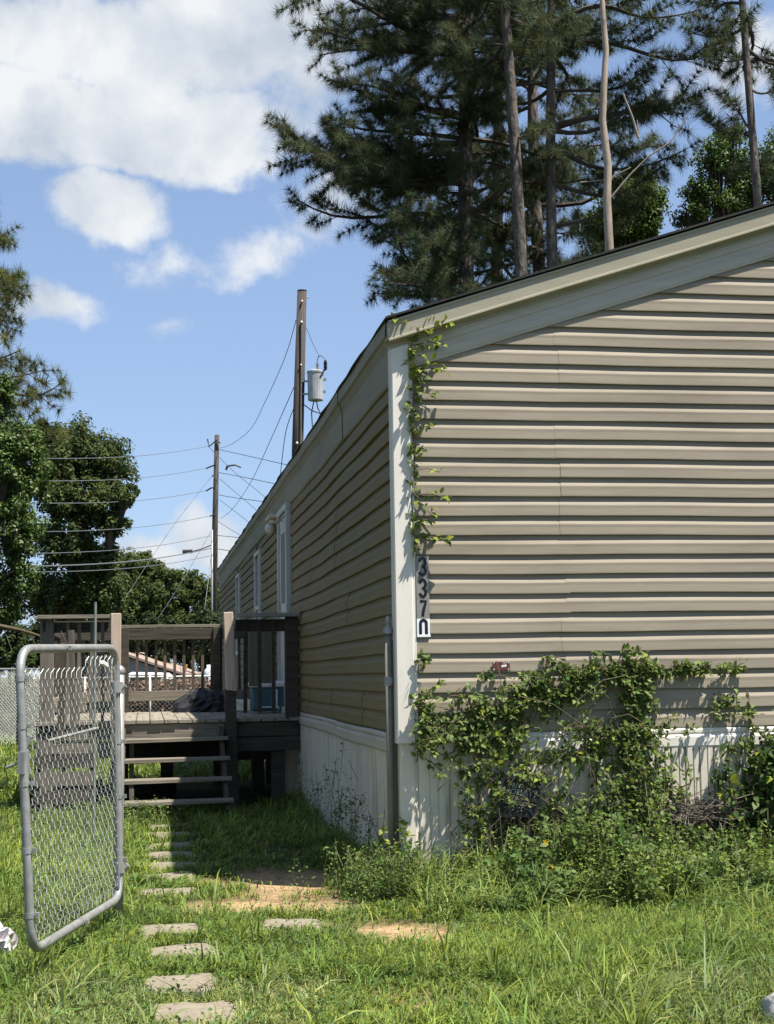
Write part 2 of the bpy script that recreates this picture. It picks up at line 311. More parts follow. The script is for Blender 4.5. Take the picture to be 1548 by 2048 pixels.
def ground():
    def axis(parts):
        a = []
        for lo, hi, st in parts: a += list(np.arange(lo, hi, st))
        return np.array(a+[parts[-1][1]])
    xs = axis([(-1500, -200, 325), (-200, -40, 40), (-40, -8, 4), (-8, -3.2, .4), (-3.2, 3, .05), (3, 8, .5), (8, 40, 4), (40, 200, 40), (200, 1500, 325)])
    ys = axis([(-300, -20, 70), (-20, 4, 3), (4, 5.2, .4), (5.2, 12, .05), (12, 26, .5), (26, 60, 4), (60, 200, 20), (200, 2000, 300)])
    X, Y = np.meshgrid(xs, ys); Z = gz(X, Y); D = dirtmask(X, Y); Z = Z-.02*D
    V = np.stack([X, Y, Z], -1).reshape(-1, 3); nx = len(xs); ny = len(ys)
    i, j = np.meshgrid(np.arange(nx-1), np.arange(ny-1)); a = (j*nx+i).ravel()
    Fc = np.stack([a, a+1, a+1+nx, a+nx], 1)
    t = np.stack([D.ravel()]*3, 1); me = np_mesh('ground', V, Fc, t)
    me.polygons.foreach_set('use_smooth', [True]*len(me.polygons))
    m = bpy.data.materials.new('ground_soil'); m.use_nodes = True; N = m.node_tree.nodes; L = m.node_tree.links; b = N['Principled BSDF']; b.inputs['Roughness'].default_value = .95
    b.inputs['Specular IOR Level'].default_value = .15
    tc = N.new('ShaderNodeTexCoord')
    def ns(s, d): n = N.new('ShaderNodeTexNoise'); n.inputs['Scale'].default_value = s; n.inputs['Detail'].default_value = d; n.inputs['Roughness'].default_value = .65; L.new(tc.outputs['Object'], n.inputs[0]); return n
    def ramp(n, a, c, p0=.35, p1=.65):
        r = N.new('ShaderNodeValToRGB'); L.new(n.outputs[0], r.inputs[0]); r.color_ramp.elements[0].color = (*a, 1); r.color_ramp.elements[1].color = (*c, 1)
        r.color_ramp.elements[0].position = p0; r.color_ramp.elements[1].position = p1; return r
    turf = ramp(ns(9, 8), (.02, .026, .010), (.065, .075, .024)); sand = ramp(ns(22, 8), (.24, .15, .08), (.50, .335, .185), .3, .66)
    a = N.new('ShaderNodeAttribute'); a.attribute_name = 'tint'
    mx = N.new('ShaderNodeMix'); mx.data_type = 'RGBA'; L.new(a.outputs['Fac'], mx.inputs['Factor']); L.new(turf.outputs[0], mx.inputs['A']); L.new(sand.outputs[0], mx.inputs['B'])
    L.new(mx.outputs['Result'], b.inputs['Base Color'])
    n3 = ns(60, 8); bp = N.new('ShaderNodeBump'); bp.inputs['Distance'].default_value = .012; bp.inputs['Strength'].default_value = 1; L.new(n3.outputs[0], bp.inputs['Height']); L.new(bp.outputs[0], b.inputs['Normal'])
    o = link('ground', me, m); tag(o, kind='structure')
ground()
# ------------------------------------------------------------------ house
house = empty('mobile_home', 'tan vinyl sided mobile home with white skirting and dark shingle roof', 'mobile home', tuple(C0), HA)
ZE = 3.735; SL = .325; RU = 2.85; LEN = 23.3; HW = 2*RU
def roofz(u): return ZE+SL*u if u < RU else ZE+SL*(2*RU-u)
ZB = .99; CRS = .1295
prof1 = [(.004, 0), (.0215, .0), (.022, .006), (.0200, .050), (.0204, .068), (.0190, .074), (.0125, .088), (.004, .104), (.0, CRS)]
def course_prof():  # a double course as one vinyl panel
    p = [(a, b) for a, b in prof1]; return p+[(a, b+CRS) for a, b in prof1]
PROF = course_prof()
def siding_front(z0, u0, u1, lift, k):
    n = max(2, int((u1-u0)/.22)); ph = rng.uniform(0, 6); b = MB()
    def st(u):
        dz = .0022*math.sin(u*2.1+ph)+.0012*math.sin(u*5.3+2*ph); do = .0012*math.sin(u*3.1+ph*3)
        return lambda a, z: (u, -(a+lift+do), z0+z+dz+(.0012 if lift else 0))
    us = [u0+(u1-u0)*i/n for i in range(n+1)]
    b.extr(PROF, [st(u) for u in us])
    return b.ob('siding_panel', M_siding, house)
FB0, FBS = 3.385, .316     # lower edge of the frieze: z = FB0 + FBS*u
z = ZB; k = 0
while z < roofz(RU)-.3:
    u0 = max(.10, (z-FB0)/FBS-.05); u1 = HW-u0
    seam = 1.10+rng.uniform(-.02, .02) + (0 if k % 3 else .02); seam2 = 3.9+rng.uniform(-.05, .05)
    if u0 < seam-.1: siding_front(z, u0, seam+.03, .0, k); s0 = seam
    else: s0 = u0
    if s0 < seam2: siding_front(z, s0, min(seam2+.03, u1), .0009, k)
    if seam2 < u1: siding_front(z, seam2, u1, .0, k)
    z += 2*CRS; k += 1
NP = k
# left wall panels: wavy vinyl
DOOR = (6.95, 7.95); OPEN = [(6.88, 8.05, .95, 3.34), (11.2, 12.1, 1.75, 3.17), (15.8, 16.6, 1.75, 3.15)]
def siding_left(z0, v0, v1, lift):
    n = max(2, int((v1-v0)/.16)); b = MB(); ph = rng.uniform(0, 6); ph2 = rng.uniform(0, 6)
    def st(v):
        amp = .35+.65*min(1, max(0, (z0-1.2)/1.2)); sm = math.exp(-((v-1.4)/.8)**2)
        dz = .005*math.sin(v*1.0+.4)+amp*(.0045*math.sin(v*2.3+z0*.5)*math.exp(-((v-3)/4)**2)+.0015*math.sin(v*5+ph2)); do = .003*math.sin(v*2.4+ph)+.001*math.sin(v*6+ph2)
        return lambda a, z: (-(a*.95+lift+.002+do*(.5+.5*min(1, z/.05))), v, z0+z+dz)
    b.extr(PROF, [st(v0+(v1-v0)*i/n) for i in range(n+1)])
    b.extr(PROF, [(lambda a, z: (0, v0, z0+z)), (lambda a, z: st(v0)(a, z))]); b.extr(PROF, [(lambda a, z: st(v1)(a, z)), (lambda a, z: (0, v1, z0+z))])
    return b.ob('siding_panel', M_side_shaded, house)
for k in range(9):
    z = ZB+.002+k*2*CRS; segs = []; cuts = [(.07, LEN)]
    for (a, b_, c, d) in OPEN:
        if z+2*CRS > c+.02 and z < d-.02:
            nc = []
            for (p, q) in cuts:
                if q <= a or p >= b_: nc.append((p, q))
                else:
                    if p < a: nc.append((p, a))
                    if q > b_: nc.append((b_, q))
            cuts = nc
    for (p, q) in cuts:
        j = [1.55, 3.2, .95, 2.3, 3.9, 1.2, 2.9, 1.8, 3.4][k]
        while j < q:
            if j > p+.15 and j < q-.15: siding_left(z, p, j+.02, 0 if int(j) % 2 else .0025); p = j
            j += 3.66/2
        siding_left(z, p, q, .002)
# core walls behind the vinyl
b = MB(); b.add([(0, 0, 0), (0, LEN, 0), (0, LEN, ZE-.05), (0, 0, ZE-.05)], [(0, 1, 2, 3)]); b.ob('wall', M_side_shaded, house)
b = MB(); b.add([(0, 0.001, 0), (HW, 0.001, 0), (HW, 0.001, ZE-.05), (RU, 0.001, roofz(RU)-.05), (0, 0.001, ZE-.05)], [(0, 1, 2, 3, 4)]); b.ob('wall', M_siding, house)
b = MB(); b.add([(HW, 0, 0), (HW, LEN, 0), (HW, LEN, ZE-.05), (HW, 0, ZE-.05)], [(0, 1, 2, 3)]); b.add([(0, LEN, 0), (HW, LEN, 0), (HW, LEN, ZE-.05), (RU, LEN, roofz(RU)-.05), (0, LEN, ZE-.05)], [(0, 1, 2, 3, 4)]); b.ob('wall', M_siding, house)
# roof with a thin, slightly ragged shingle edge
b = MB(); n = 60
for side in (0, 1):
    sg = 1 if side == 0 else -1; ue = -.075 if side == 0 else HW+.075
    pr = []
    for i in range(n+1):
        v = -.125+(LEN+.25)*i/n; rg = .006*math.sin(i*2.3)+.004*math.sin(i*5.1); dz = .008*math.sin(v*1.1)
        pr.append([(ue-sg*rg, v, ZE-.022+dz*.5), (ue-sg*rg, v, ZE-.008+dz*.5), (RU, v, roofz(RU)+.010+dz*.5), (RU, v, roofz(RU)-.006+dz*.5)])
    k0 = len(b.v)
    for q in pr: b.v += q
    for i in range(n):
        for j in range(4): b.f.append((k0+4*i+j, k0+4*i+(j+1) % 4, k0+4*i+4+(j+1) % 4, k0+4*i+4+j))
    b.f.append((k0, k0+1, k0+2, k0+3)); b.f.append((k0+4*n, k0+4*n+1, k0+4*n+2, k0+4*n+3))
b.ob('roof', M_shingle, house)
# gable: fascia board and the ribbed frieze below it, each slope its own board
def rake(name, prof, m, ua, ub, bow=0):
    b = MB(); st = []
    for u in np.linspace(ua, ub, 14):
        st.append(lambda o, dz, u=u: (u, -o, (roofz(u) if u <= RU else roofz(u))+dz+bow*math.sin(u*2)))
    b.extr(prof, st); return b.ob(name, m, house)
fas = [(.0, -.03), (.09, -.012), (.112, -.016), (.112, -.030), (.104, -.034), (.100, -.135), (.108, -.139), (.108, -.152), (.075, -.158), (.035, -.170), (.034, -.20)]
frz = [(.03, -.172), (.036, -.205), (.030, -.212), (.032, -.246), (.026, -.250), (.028, -.290), (.036, -.294), (.036, -.345), (.032, -.352), (.030, -.366), (.004, -.368)]
for (a, b_) in ((-.055, RU), (RU, HW+.055)): rake('fascia_board', fas, M_fascia, a, b_, .003)
for (a, b_) in ((.10, RU), (RU, HW-.1)): rake('frieze_board', frz, M_frieze, a, b_)
b = MB(); pts = [(-.055, ZE-.03), (.075, ZE+.0), (.075, ZE-.135), (-.055, ZE-.15)]
b.add([(u, -.1, z) for u, z in pts]+[(u, .05, z) for u, z in pts], [(0, 1, 2, 3), (4, 7, 6, 5), (0, 3, 7, 4), (3, 2, 6, 7), (2, 1, 5, 6), (1, 0, 4, 5)]); b.ob('cornice_return', M_fascia, house)
# eave cornice along the left wall, in lengths
cor = [(-.062, ZE-.004), (-.066, ZE-.12), (-.050, ZE-.135), (-.034, ZE-.20), (-.042, ZE-.215), (-.042, ZE-.25), (-.034, ZE-.262), (-.03, ZE-.345), (-.04, ZE-.352), (-.04, ZE-.41), (-.022, ZE-.43), (0, ZE-.435)]
v = -.02; k = 0
cor = [(x if z > ZE-.15 else max(x, -.0285), z) for x, z in cor]
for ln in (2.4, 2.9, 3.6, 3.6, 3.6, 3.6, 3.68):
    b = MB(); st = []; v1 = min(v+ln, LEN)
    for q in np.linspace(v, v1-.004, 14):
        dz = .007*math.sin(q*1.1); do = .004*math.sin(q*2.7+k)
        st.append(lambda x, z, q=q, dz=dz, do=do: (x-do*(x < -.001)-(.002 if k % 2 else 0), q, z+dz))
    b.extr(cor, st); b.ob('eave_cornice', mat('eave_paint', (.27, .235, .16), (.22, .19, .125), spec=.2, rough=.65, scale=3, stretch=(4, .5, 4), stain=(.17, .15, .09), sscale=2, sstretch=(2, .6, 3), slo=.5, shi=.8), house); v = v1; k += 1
# corner posts
b = MB()
cp = [(-.03, .09), (-.03, -.028), (-.022, -.034), (.085, -.034), (.09, -.030), (.09, -.022), (.112, -.022), (.112, 0)]
b.extr(cp, [lambda x, y, zz=zz: (x, y, zz) for zz in (.93, 1.6, 2.3, 3.0, 3.59)]); b.ob('corner_post', M_white, house)
b = MB(); b.extr([(HW-a, c) for a, c in cp], [lambda x, y, zz=zz: (x, y, zz) for zz in (.93, 3.59)]); b.ob('corner_post', M_white, house)
# skirting corner: cream, below the post
b = MB(); b.extr([(-.012, .12), (-.012, -.012), (.0, -.02), (.085, -.02), (.1, -.012), (.11, -.0)], [lambda x, y, zz=zz: (x, y, zz) for zz in (-.05, .4, .935)]); b.ob('skirting_corner', M_skirt, house)
# white band over the skirting
band = [(0, .985), (.022, .983), (.030, .972), (.030, .955), (.020, .948), (.020, .945), (.032, .94), (.040, .925), (.040, .868), (.034, .858), (.01, .856)]
def bandf(u0, u1):
    b = MB(); b.extr([(a, z) for a, z in band], [lambda a, z, u=u: (u, -a, z+.002*math.sin(u*4)) for u in np.linspace(u0, u1, 8)]); return b.ob('trim_band', M_white, house)
for a, c in ((.113, 1.9), (1.902, 3.8), (3.802, HW-.11)): bandf(a, c)
def bandl(v0, v1, o, sh=0):
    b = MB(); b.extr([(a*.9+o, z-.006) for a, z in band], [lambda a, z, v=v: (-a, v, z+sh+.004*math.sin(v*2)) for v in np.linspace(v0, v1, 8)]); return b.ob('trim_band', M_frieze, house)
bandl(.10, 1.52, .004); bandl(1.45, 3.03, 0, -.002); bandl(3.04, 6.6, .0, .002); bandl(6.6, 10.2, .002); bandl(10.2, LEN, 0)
# vertical ribbed skirting panels
def skirt_prof(w, nr, dep, broad):
    pts = []
    pw = w/nr
    for i in range(nr):
        x = i*pw
        pts += [(x, .004), (x+pw*.06, .004+dep), (x+pw*(.5 if broad else .42), .004+dep*1.05), (x+pw*(.56 if broad else .5), .004+dep*.25), (x+pw*.60, .004+dep*1.0), (x+pw*.92, .004+dep), (x+pw*.96, .004)]
    return pts
def skirtf(u0, w, nr, dep, zt=.87, jit=0):
    b = MB(); pr = skirt_prof(w, nr, dep, True); ln = rng.uniform(-jit, jit)
    b.extr(pr, [lambda x, y, zz=zz: (u0+x+ln*zz, -y-.002*math.sin(zz*9+u0*7), zz) for zz in (-.08, .2, .45, .7, zt)]); return b.ob('skirting_panel', M_skirt, house)
u = .111
while u < HW-.2: skirtf(u, .40, 3 if u < 1.0 else 4, .010 if u < 1.0 else .030, jit=.008); u += .402
def skirtl(v0, w, nr, dep):
    b = MB(); pr = skirt_prof(w, nr, dep, True); ph = rng.uniform(0, 6)
    b.extr(pr, [lambda y, x, zz=zz: (-x-.004*math.sin(zz*6+ph), v0+y, zz) for zz in (-.08, .2, .45, .7, .862)]); return b.ob('skirting_panel', M_skirt, house)
v = .13
while v < LEN-.4: skirtl(v, .40, 4, .012); v += .402
# door, frame, windows on the left wall (parts with sub-parts)
def frame_l(v0, v1, z0, z1, w, t, name='window', m=M_white):
    b = MB(); b.box(-t, 0, v0, v1, z1-w, z1); b.box(-t, 0, v0, v1, z0, z0+w); b.box(-t+.002, 0, v0, v0+w, z0+w, z1-w); b.box(-t+.002, 0, v1-w, v1, z0+w, z1-w)
    return b.ob(name, m, house, bev=.004)
dr = frame_l(6.9, 8.03, .93, 3.33, .07, .075, 'door', M_door)
b = MB(); b.box(-.045, -.005, 6.98, 7.95, 1.0, 3.25); b.box(-.055, -.044, 7.1, 7.83, 3.02, 3.12); b.box(-.055, -.044, 7.1, 7.83, 2.1, 2.2); b.box(-.055, -.044, 7.1, 7.2, 1.1, 3.12); b.box(-.055, -.044, 7.73, 7.83, 1.1, 3.12); b.ob('storm_door', M_door, dr, bev=.003)
b = MB(); b.box(-.05, -.046, 7.2, 7.73, 2.2, 3.02); b.ob('pane', mat('screen_mesh', (.20, .20, .19), rough=.7), dr)
b = MB(); b.tube([(-.05, 7.86, 2.05), (-.09, 7.86, 2.05), (-.09, 7.86, 1.95), (-.05, 7.86, 1.95)], .009, 6); b.ob('handle', M_galv, dr)
b = MB(); b.tube([(-.05, 7.6, 3.2), (-.12, 7.6, 3.16), (-.12, 7.3, 3.16), (-.05, 7.2, 3.2)], .012, 6); b.ob('door_closer', M_galv, dr)
for (a, c, z0, z1) in ((11.22, 12.08, 1.72, 3.16), (15.82, 16.58, 1.72, 3.14)):
    w_ = frame_l(a, c, z0, z1, .06, .06); zm = (z0+z1)/2-.1
    b = MB(); b.box(-.045, -.01, a+.06, c-.06, zm-.025, zm+.025); b.ob('sash_rail', M_white, w_)
    b = MB(); b.box(-.03, -.024, a+.06, c-.06, z0+.06, zm-.025); b.ob('pane', M_glass, w_); b = MB(); b.box(-.03, -.024, a+.06, c-.06, zm+.025, z1-.06); b.ob('pane', M_glass, w_)
# broken lengths of trim and open seams near the eave: dark gaps
# ------------------------------------------------------------------ things fixed to the house
t = empty('porch_light', 'white globe porch light on the shaded left wall beside the door', 'lamp', tuple(W(-.03, 8.75, 3.18)), HA)
b = MB(); b.lathe((0, 0, 0), [(0, .14), (.07, .14), (.075, .10), (.05, .09)], 14); b.bar((.03, 0, .115), (-.04, 0, .115), .12, .05); b.ob('base', M_white, t)
b = MB(); b.sphere((-.06, 0, .03), .07, 1, 16, 10); b.ob('globe', M_globe, t, smooth=True)
b = MB(); b.box(-.10, .02, -.35, .30, .15, .175); b.ob('bracket', M_white, t)
def digit_strokes(ch, w, h, r):
    hw = w/2-r
    def arc(cx, cy, rx, ry, a0, a1, n=12): return [(cx+rx*math.cos(R(a0+(a1-a0)*i/n)), cy+ry*math.sin(R(a0+(a1-a0)*i/n))) for i in range(n+1)]
    if ch == '3':
        q = h/4-r/2+.0
        return [arc(0, h-r-q, hw, q, 170, -90)+arc(0, r+q, hw, q, 90, -170)[1:]]
    if ch == '7': return [[(-hw, h-r), (hw, h-r), (hw*.35, h*.55), (0, h*.3), (-.15*hw, r)]]
    if ch == '0': return [[(-hw, 0), (-hw, h-r-hw)]+arc(0, h-r-hw, hw, hw, 180, 0)+[(hw, 0)]]
def ribbon(strokes, r, y0, th=.0015):
    b = MB()
    for s in strokes:
        L_, R_ = [], []
        for i, p in enumerate(s):
            a = s[max(0, i-1)]; c = s[min(len(s)-1, i+1)]; d = Vector((c[0]-a[0], c[1]-a[1])).normalized(); n = Vector((-d.y, d.x))*r
            L_.append((p[0]+n.x, p[1]+n.y)); R_.append((p[0]-n.x, p[1]-n.y))
        k = len(b.v)
        for l, q in zip(L_, R_): b.v += [(l[0], y0, l[1]), (q[0], y0, q[1]), (l[0], y0+th, l[1]), (q[0], y0+th, q[1])]
        for i in range(len(s)-1):
            o = k+4*i; b.f += [(o, o+1, o+5, o+4), (o+2, o+6, o+7, o+3), (o, o+4, o+6, o+2), (o+1, o+3, o+7, o+5)]
        b.f += [(k, k+2, k+3, k+1)]; o = k+4*(len(s)-1); b.f += [(o, o+1, o+3, o+2)]
    return b
labs = ['topmost number plate, black 3 half under the corner vine', 'second number plate down, black 3 on grey backing beside the corner post', 'black 7 number plate between the lower 3 and the curled 0', 'bottom number plate, white with black 0 whose lower edge is curled under']
for i, (ch, y0, y1) in enumerate((('3', 1112, 1155), ('3', 1155, 1198), ('7', 1198, 1237), ('0', 1237, 1273))):
    p1 = onfront(840, y0); p0 = onfront(840, y1); h = p1[2]-p0[2]-.002
    t = empty('number_plate', labs[i], 'number plate', tuple(W(.157, -.027, p0[2])), HA, 'house number plates')
    b = MB(); b.box(-.043, .043, -.0015, .0, 0, h)
    if ch == '0': b.box(-.043, .046, -.0, .02, -.0015, 0.0); b.box(-.043, .046, -.004, -.0015, -.004, .012)
    b.ob('backing', M_platew if ch == '0' else M_plate, t)
    g = ribbon(digit_strokes(ch, .058, h*(.93 if ch != '0' else .96), .0095), .0095, -.0035); o = g.ob('digit', M_blackpaint, t)
    if ch != '0': o.location.z = h*.035
    else: o.location.z = .004
p = onfront(1000, 1332)
t = empty('data_plate', 'small maroon rectangular plate riveted to the siding', 'plate', tuple(W(p[0], -.031, p[2]-.028)), HA)
b = MB(); b.box(-.058, .058, -.002, .003, 0, .056); b.ob('plate', M_maroon, t, bev=.001)
b = MB()
for x in (-.05, .05):
    for z in (.006, .05): b.lathe((x, -.002, z), [(.0, .0)]*1+[(.003, 0.0)], 6); b.box(x-.004, x+.004, -.004, -.002, z-.004, z+.004)
b.ob('rivets', M_whitep, t)
b = MB(); b.add([(.0, -.003, .02), (.035, -.003, .023), (.037, -.003, .038), (.003, -.003, .034)], [(0, 1, 2, 3)]); b.add([(.01, -.0032, .046), (.04, -.0032, .047), (.04, -.0032, .050), (.01, -.0032, .049)], [(0, 1, 2, 3)]); b.ob('print', M_whitep, t)
# tall grey steel post beside the corner
p = gnd(800, 1775); pl = onfront(794, 1700, .06); q = W(-.062, .075, 0)
t = empty('fence_post', 'tall grey steel post with a small finial standing tight against the house corner', 'post', tuple(q), HA)
M_post = mat('dull_grey_paint', (.20, .19, .155), (.15, .14, .115), rough=.7, scale=10)
b = MB(); b.tube([(0, 0, -.1), (0, 0, 1.66)], .022, 12); b.ob('pipe', M_post, t, smooth=True)
b = MB(); b.lathe((0, 0, 1.66), [(.031, -.02), (.031, .015), (.02, .02), (.013, .03), (.013, .045), (.018, .06), (.014, .085), (.004, .098), (0, .1)], 12); b.ob('finial', M_galv, t, smooth=True)
b = MB(); b.lathe((0, 0, 1.33), [(.03, -.03), (.03, .03)], 12); b.box(-.012, .012, -.036, -.028, 1.315, 1.345); b.ob('collar', M_galv, t)
b = MB(); b.bar((.035, .0, .3), (.035, .0, 1.6), .012, .03); b.ob('tension_bar', mat('old_bar', (.12, .11, .09), rough=.9), t)
# ------------------------------------------------------------------ deck
V0 = 6.0; V1 = 9.25; UL = -2.75; UR = -.03; DZ = .925
deck = empty('wooden_deck', 'weathered grey wooden deck with railings and open stairs against the left wall', 'deck', tuple(W(-1.4, 7.5, 0)), HA)
def dk(b, name, m, bev=.003, lab=None):
    o = b.ob(name, m, deck, bev=bev, loc_=(0, 0, 0)); o.location = (1.4, -7.5, 0)
    if lab: o['label'] = lab
    return o
u = UL
while u < UR-.05:
    w = .137; b = MB(); j = rng.uniform(-.012, .012); b.box(u, min(u+w, UR), V0-.03+j, V1+.02, DZ-.036+rng.uniform(-.002, .002), DZ+rng.uniform(-.002, .003)); dk(b, 'deck_board', WD); u += w+.008
def planks(z0, z1, u0, u1, v, m=W_dark):
    b = MB(); b.box(u0, u1, v, v+.038, z0, z1); return dk(b, 'joist_and_shade_board', m)
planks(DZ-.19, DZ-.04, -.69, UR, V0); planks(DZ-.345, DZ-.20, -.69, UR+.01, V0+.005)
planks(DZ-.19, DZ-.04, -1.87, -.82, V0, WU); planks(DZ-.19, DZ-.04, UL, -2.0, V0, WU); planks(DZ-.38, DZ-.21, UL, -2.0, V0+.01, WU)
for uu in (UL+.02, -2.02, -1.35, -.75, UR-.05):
    b = MB(); b.box(uu-.02, uu+.02, V0+.04, V1, DZ-.19, DZ-.045); dk(b, 'joist_and_shade_board', W_dark)
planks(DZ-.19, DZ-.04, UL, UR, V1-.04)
def post(u, v, z0, z1, w=.09, m=WV, lab=None, tilt=0, d=None):
    b = MB(); d = d or w
    b.add([(u-w/2, v, z0), (u+w/2, v, z0), (u+w/2, v+d, z0), (u-w/2, v+d, z0), (u-w/2+tilt, v, z1), (u+w/2+tilt, v, z1), (u+w/2+tilt, v+d, z1), (u-w/2+tilt, v+d, z1)],
          [(0, 3, 2, 1), (4, 5, 6, 7), (0, 1, 5, 4), (1, 2, 6, 5), (2, 3, 7, 6), (3, 0, 4, 7)])
    return dk(b, 'post', m, .005, lab)
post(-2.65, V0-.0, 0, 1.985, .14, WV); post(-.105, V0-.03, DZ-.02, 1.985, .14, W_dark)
post(-1.945, V0-.10, 0, 1.24, .10, WV); post(-1.945, V0-.14, 1.20, 2.035, .105, W_pale, 'stair post above the deck, sunlight put into its pale colour', -.0)
post(-.735, V0-.10, -.05, 1.24, .115, W_dark, 'dark lower stair post', -.03)
b = MB(); z0, z1 = 1.215, 2.035
b.add([(-.81, V0-.14, z0+.01), (-.70, V0-.14, z0-.005), (-.70, V0-.04, z0), (-.81, V0-.04, z0), (-.835, V0-.14, z1), (-.735, V0-.14, z1+.005), (-.735, V0-.04, z1), (-.835, V0-.04, z1)],
      [(0, 3, 2, 1), (4, 5, 6, 7), (0, 1, 5, 4), (1, 2, 6, 5), (2, 3, 7, 6), (3, 0, 4, 7)]); dk(b, 'post', W_pale, .006, 'upper stair post on the right, sunlight put into its pale colour')
for (uu, vv) in ((-2.65, V1-.1), (-1.9, V1-.1), (-.75, V1-.1), (-.09, V1-.1)): post(uu, vv, 0, 1.985, .09, W_dark)
for (uu, vv) in ((-.25, V0+.06), (-1.4, V0+1.5), (-.35, V0+1.6)): post(uu, vv, -.05, DZ-.19, .14, W_dark)
def rail_u(u0, u1, v, z, name='rail_cap', w=.12, h=.038, m=WU): b = MB(); b.box(u0, u1, v-w/2, v+w/2, z-h, z); return dk(b, name, m)
def rail_v(v0, v1, u, z, name='rail_cap', w=.12, h=.038, m=WD): b = MB(); b.box(u-w/2, u+w/2, v0, v1, z-h, z); return dk(b, name, m)
rail_u(-2.74, -1.995, V0-.03, 2.025); rail_u(-.70, -.02, V0-.03, 2.025, m=woodm('grey_cap', (.30, .27, .24), (.2, .18, .16), 0))
rail_u(-2.6, -1.9, V0+.07, 1.965, 'rail', .038, .12, W_dark); rail_u(-.70, -.17, V0+.07, 1.965, 'rail', .038, .13, W_dark)
rail_u(-2.72, -.02, V1, 2.025); rail_u(-2.65, -.1, V1-.05, 1.975, 'rail', .038, .14, W_dark)
rail_u(-2.65, -.1, V1-.03, 1.19, 'rail', .038, .125, WU); rail_v(V0, V1, -2.72, 2.02); rail_v(V0, V1, -2.68, 1.97, 'rail', .038, .12, W_dark); rail_v(V0, V1, -2.68, 1.15, 'rail', .038, .10)
rail_u(-2.6, -2.0, V0+.06, 1.12, 'rail', .038, .10, WU)
def baluster(u, v, z0, z1, m=W_red, w=.036):
    b = MB(); s = rng.uniform(-.008, .008); b.bar((u, v, z0), (u+s, v, z1), w, w, (0, 1, 0)); dk(b, 'baluster', m, 0)
for i in range(22): baluster(-2.58+i*.118, V1+.01, 1.12, 1.9)
for uu in (-.60, -.445, -.30): baluster(uu, V0+.04, .98, 1.95, W_dark, .04)
for i, uu in enumerate((-2.45, -2.33, -2.2, -2.08)): baluster(uu, V0+.03, .8, 1.95, WV)
for i in range(18): baluster(-2.70, V0+.2+i*.165, 1.05, 1.93, W_dark)
b = MB(); b.box(-.50, -.40, 6.9, 6.94, 1.25, 1.96); b.box(-.40, -.24, 6.91, 6.94, 1.28, 1.96); dk(b, 'privacy_board', WV)
# stair: four open treads between two stringers
for i, (zz, vv) in enumerate(((.74, 5.93), (.555, 5.62), (.375, 5.30), (.19, 4.98))):
    b = MB(); s = rng.uniform(-.006, .006)
    b.add([(-1.90, vv-.27, zz-.036), (-.80, vv-.27, zz-.036+.012), (-.80, vv-.13, zz-.036+.012), (-1.9, vv-.13, zz-.036), (-1.90, vv-.27, zz), (-.80, vv-.27, zz+.012), (-.80, vv-.13, zz+.012), (-1.9, vv-.13, zz)],
          [(0, 3, 2, 1), (4, 5, 6, 7), (0, 1, 5, 4), (1, 2, 6, 5), (2, 3, 7, 6), (3, 0, 4, 7)]); dk(b, 'stair_tread', WU)
    b = MB(); b.box(-1.90+s, -.80+s, vv-.125, vv+.012, zz-.034, zz+.002); dk(b, 'stair_tread', WU)
for uu in (-1.86, -.86): b = MB(); b.bar((uu, 4.72, .02), (uu, 6.0, .76), .038, .2); dk(b, 'stringer', W_dark)
post(-1.78, V0-.2, 0, .72, .05, WV)
# things on and by the deck
t = empty('cooler', 'teal cooler with white lid and white handles on the deck by the wall', 'cooler', tuple(W(-.21, 7.75, DZ+.003)), HA)
b = MB(); b.box(-.21, .19, -.16, .16, .02, .30); b.ob('body', M_teal, t, bev=.02); b = MB(); b.box(-.23, .2, -.175, .175, .30, .37); b.ob('lid', M_whitep, t, bev=.015)
b = MB()
for x in (-.10, .11): b.tube([(x-.03, -.17, .27), (x-.03, -.19, .25), (x-.03, -.19, .06), (x+.0, -.17, .04)], .010, 6)
b.tube([(-.13, -.185, .07), (.11, -.185, .07)], .009, 6); b.ob('handle', M_whitep, t)
t = empty('rubbish_bag', 'crumpled black bag slumped against the rear deck railing', 'bag', tuple(W(-.95, 8.85, DZ+.003)), HA)
nv = 26; V = []; 
for i in range(9):
    th = PI*.5*i/8
    for j in range(nv):
        a = 2*PI*j/nv; r = (1-.0*i)*math.cos(th)*(1+.22*vnoise(3*math.cos(a)+i*.7+11, 3*math.sin(a)+5)); V.append((.36*r*math.cos(a), .22*r*math.sin(a), .27*math.sin(th)*(1+.25*vnoise(a*1.5, i*.8))))
b = MB(); b.v = [tuple(map(float, x)) for x in V]
for i in range(8):
    for j in range(nv): b.f.append((i*nv+j, i*nv+(j+1) % nv, (i+1)*nv+(j+1) % nv, (i+1)*nv+j))
b.ob('sack', M_black, t)
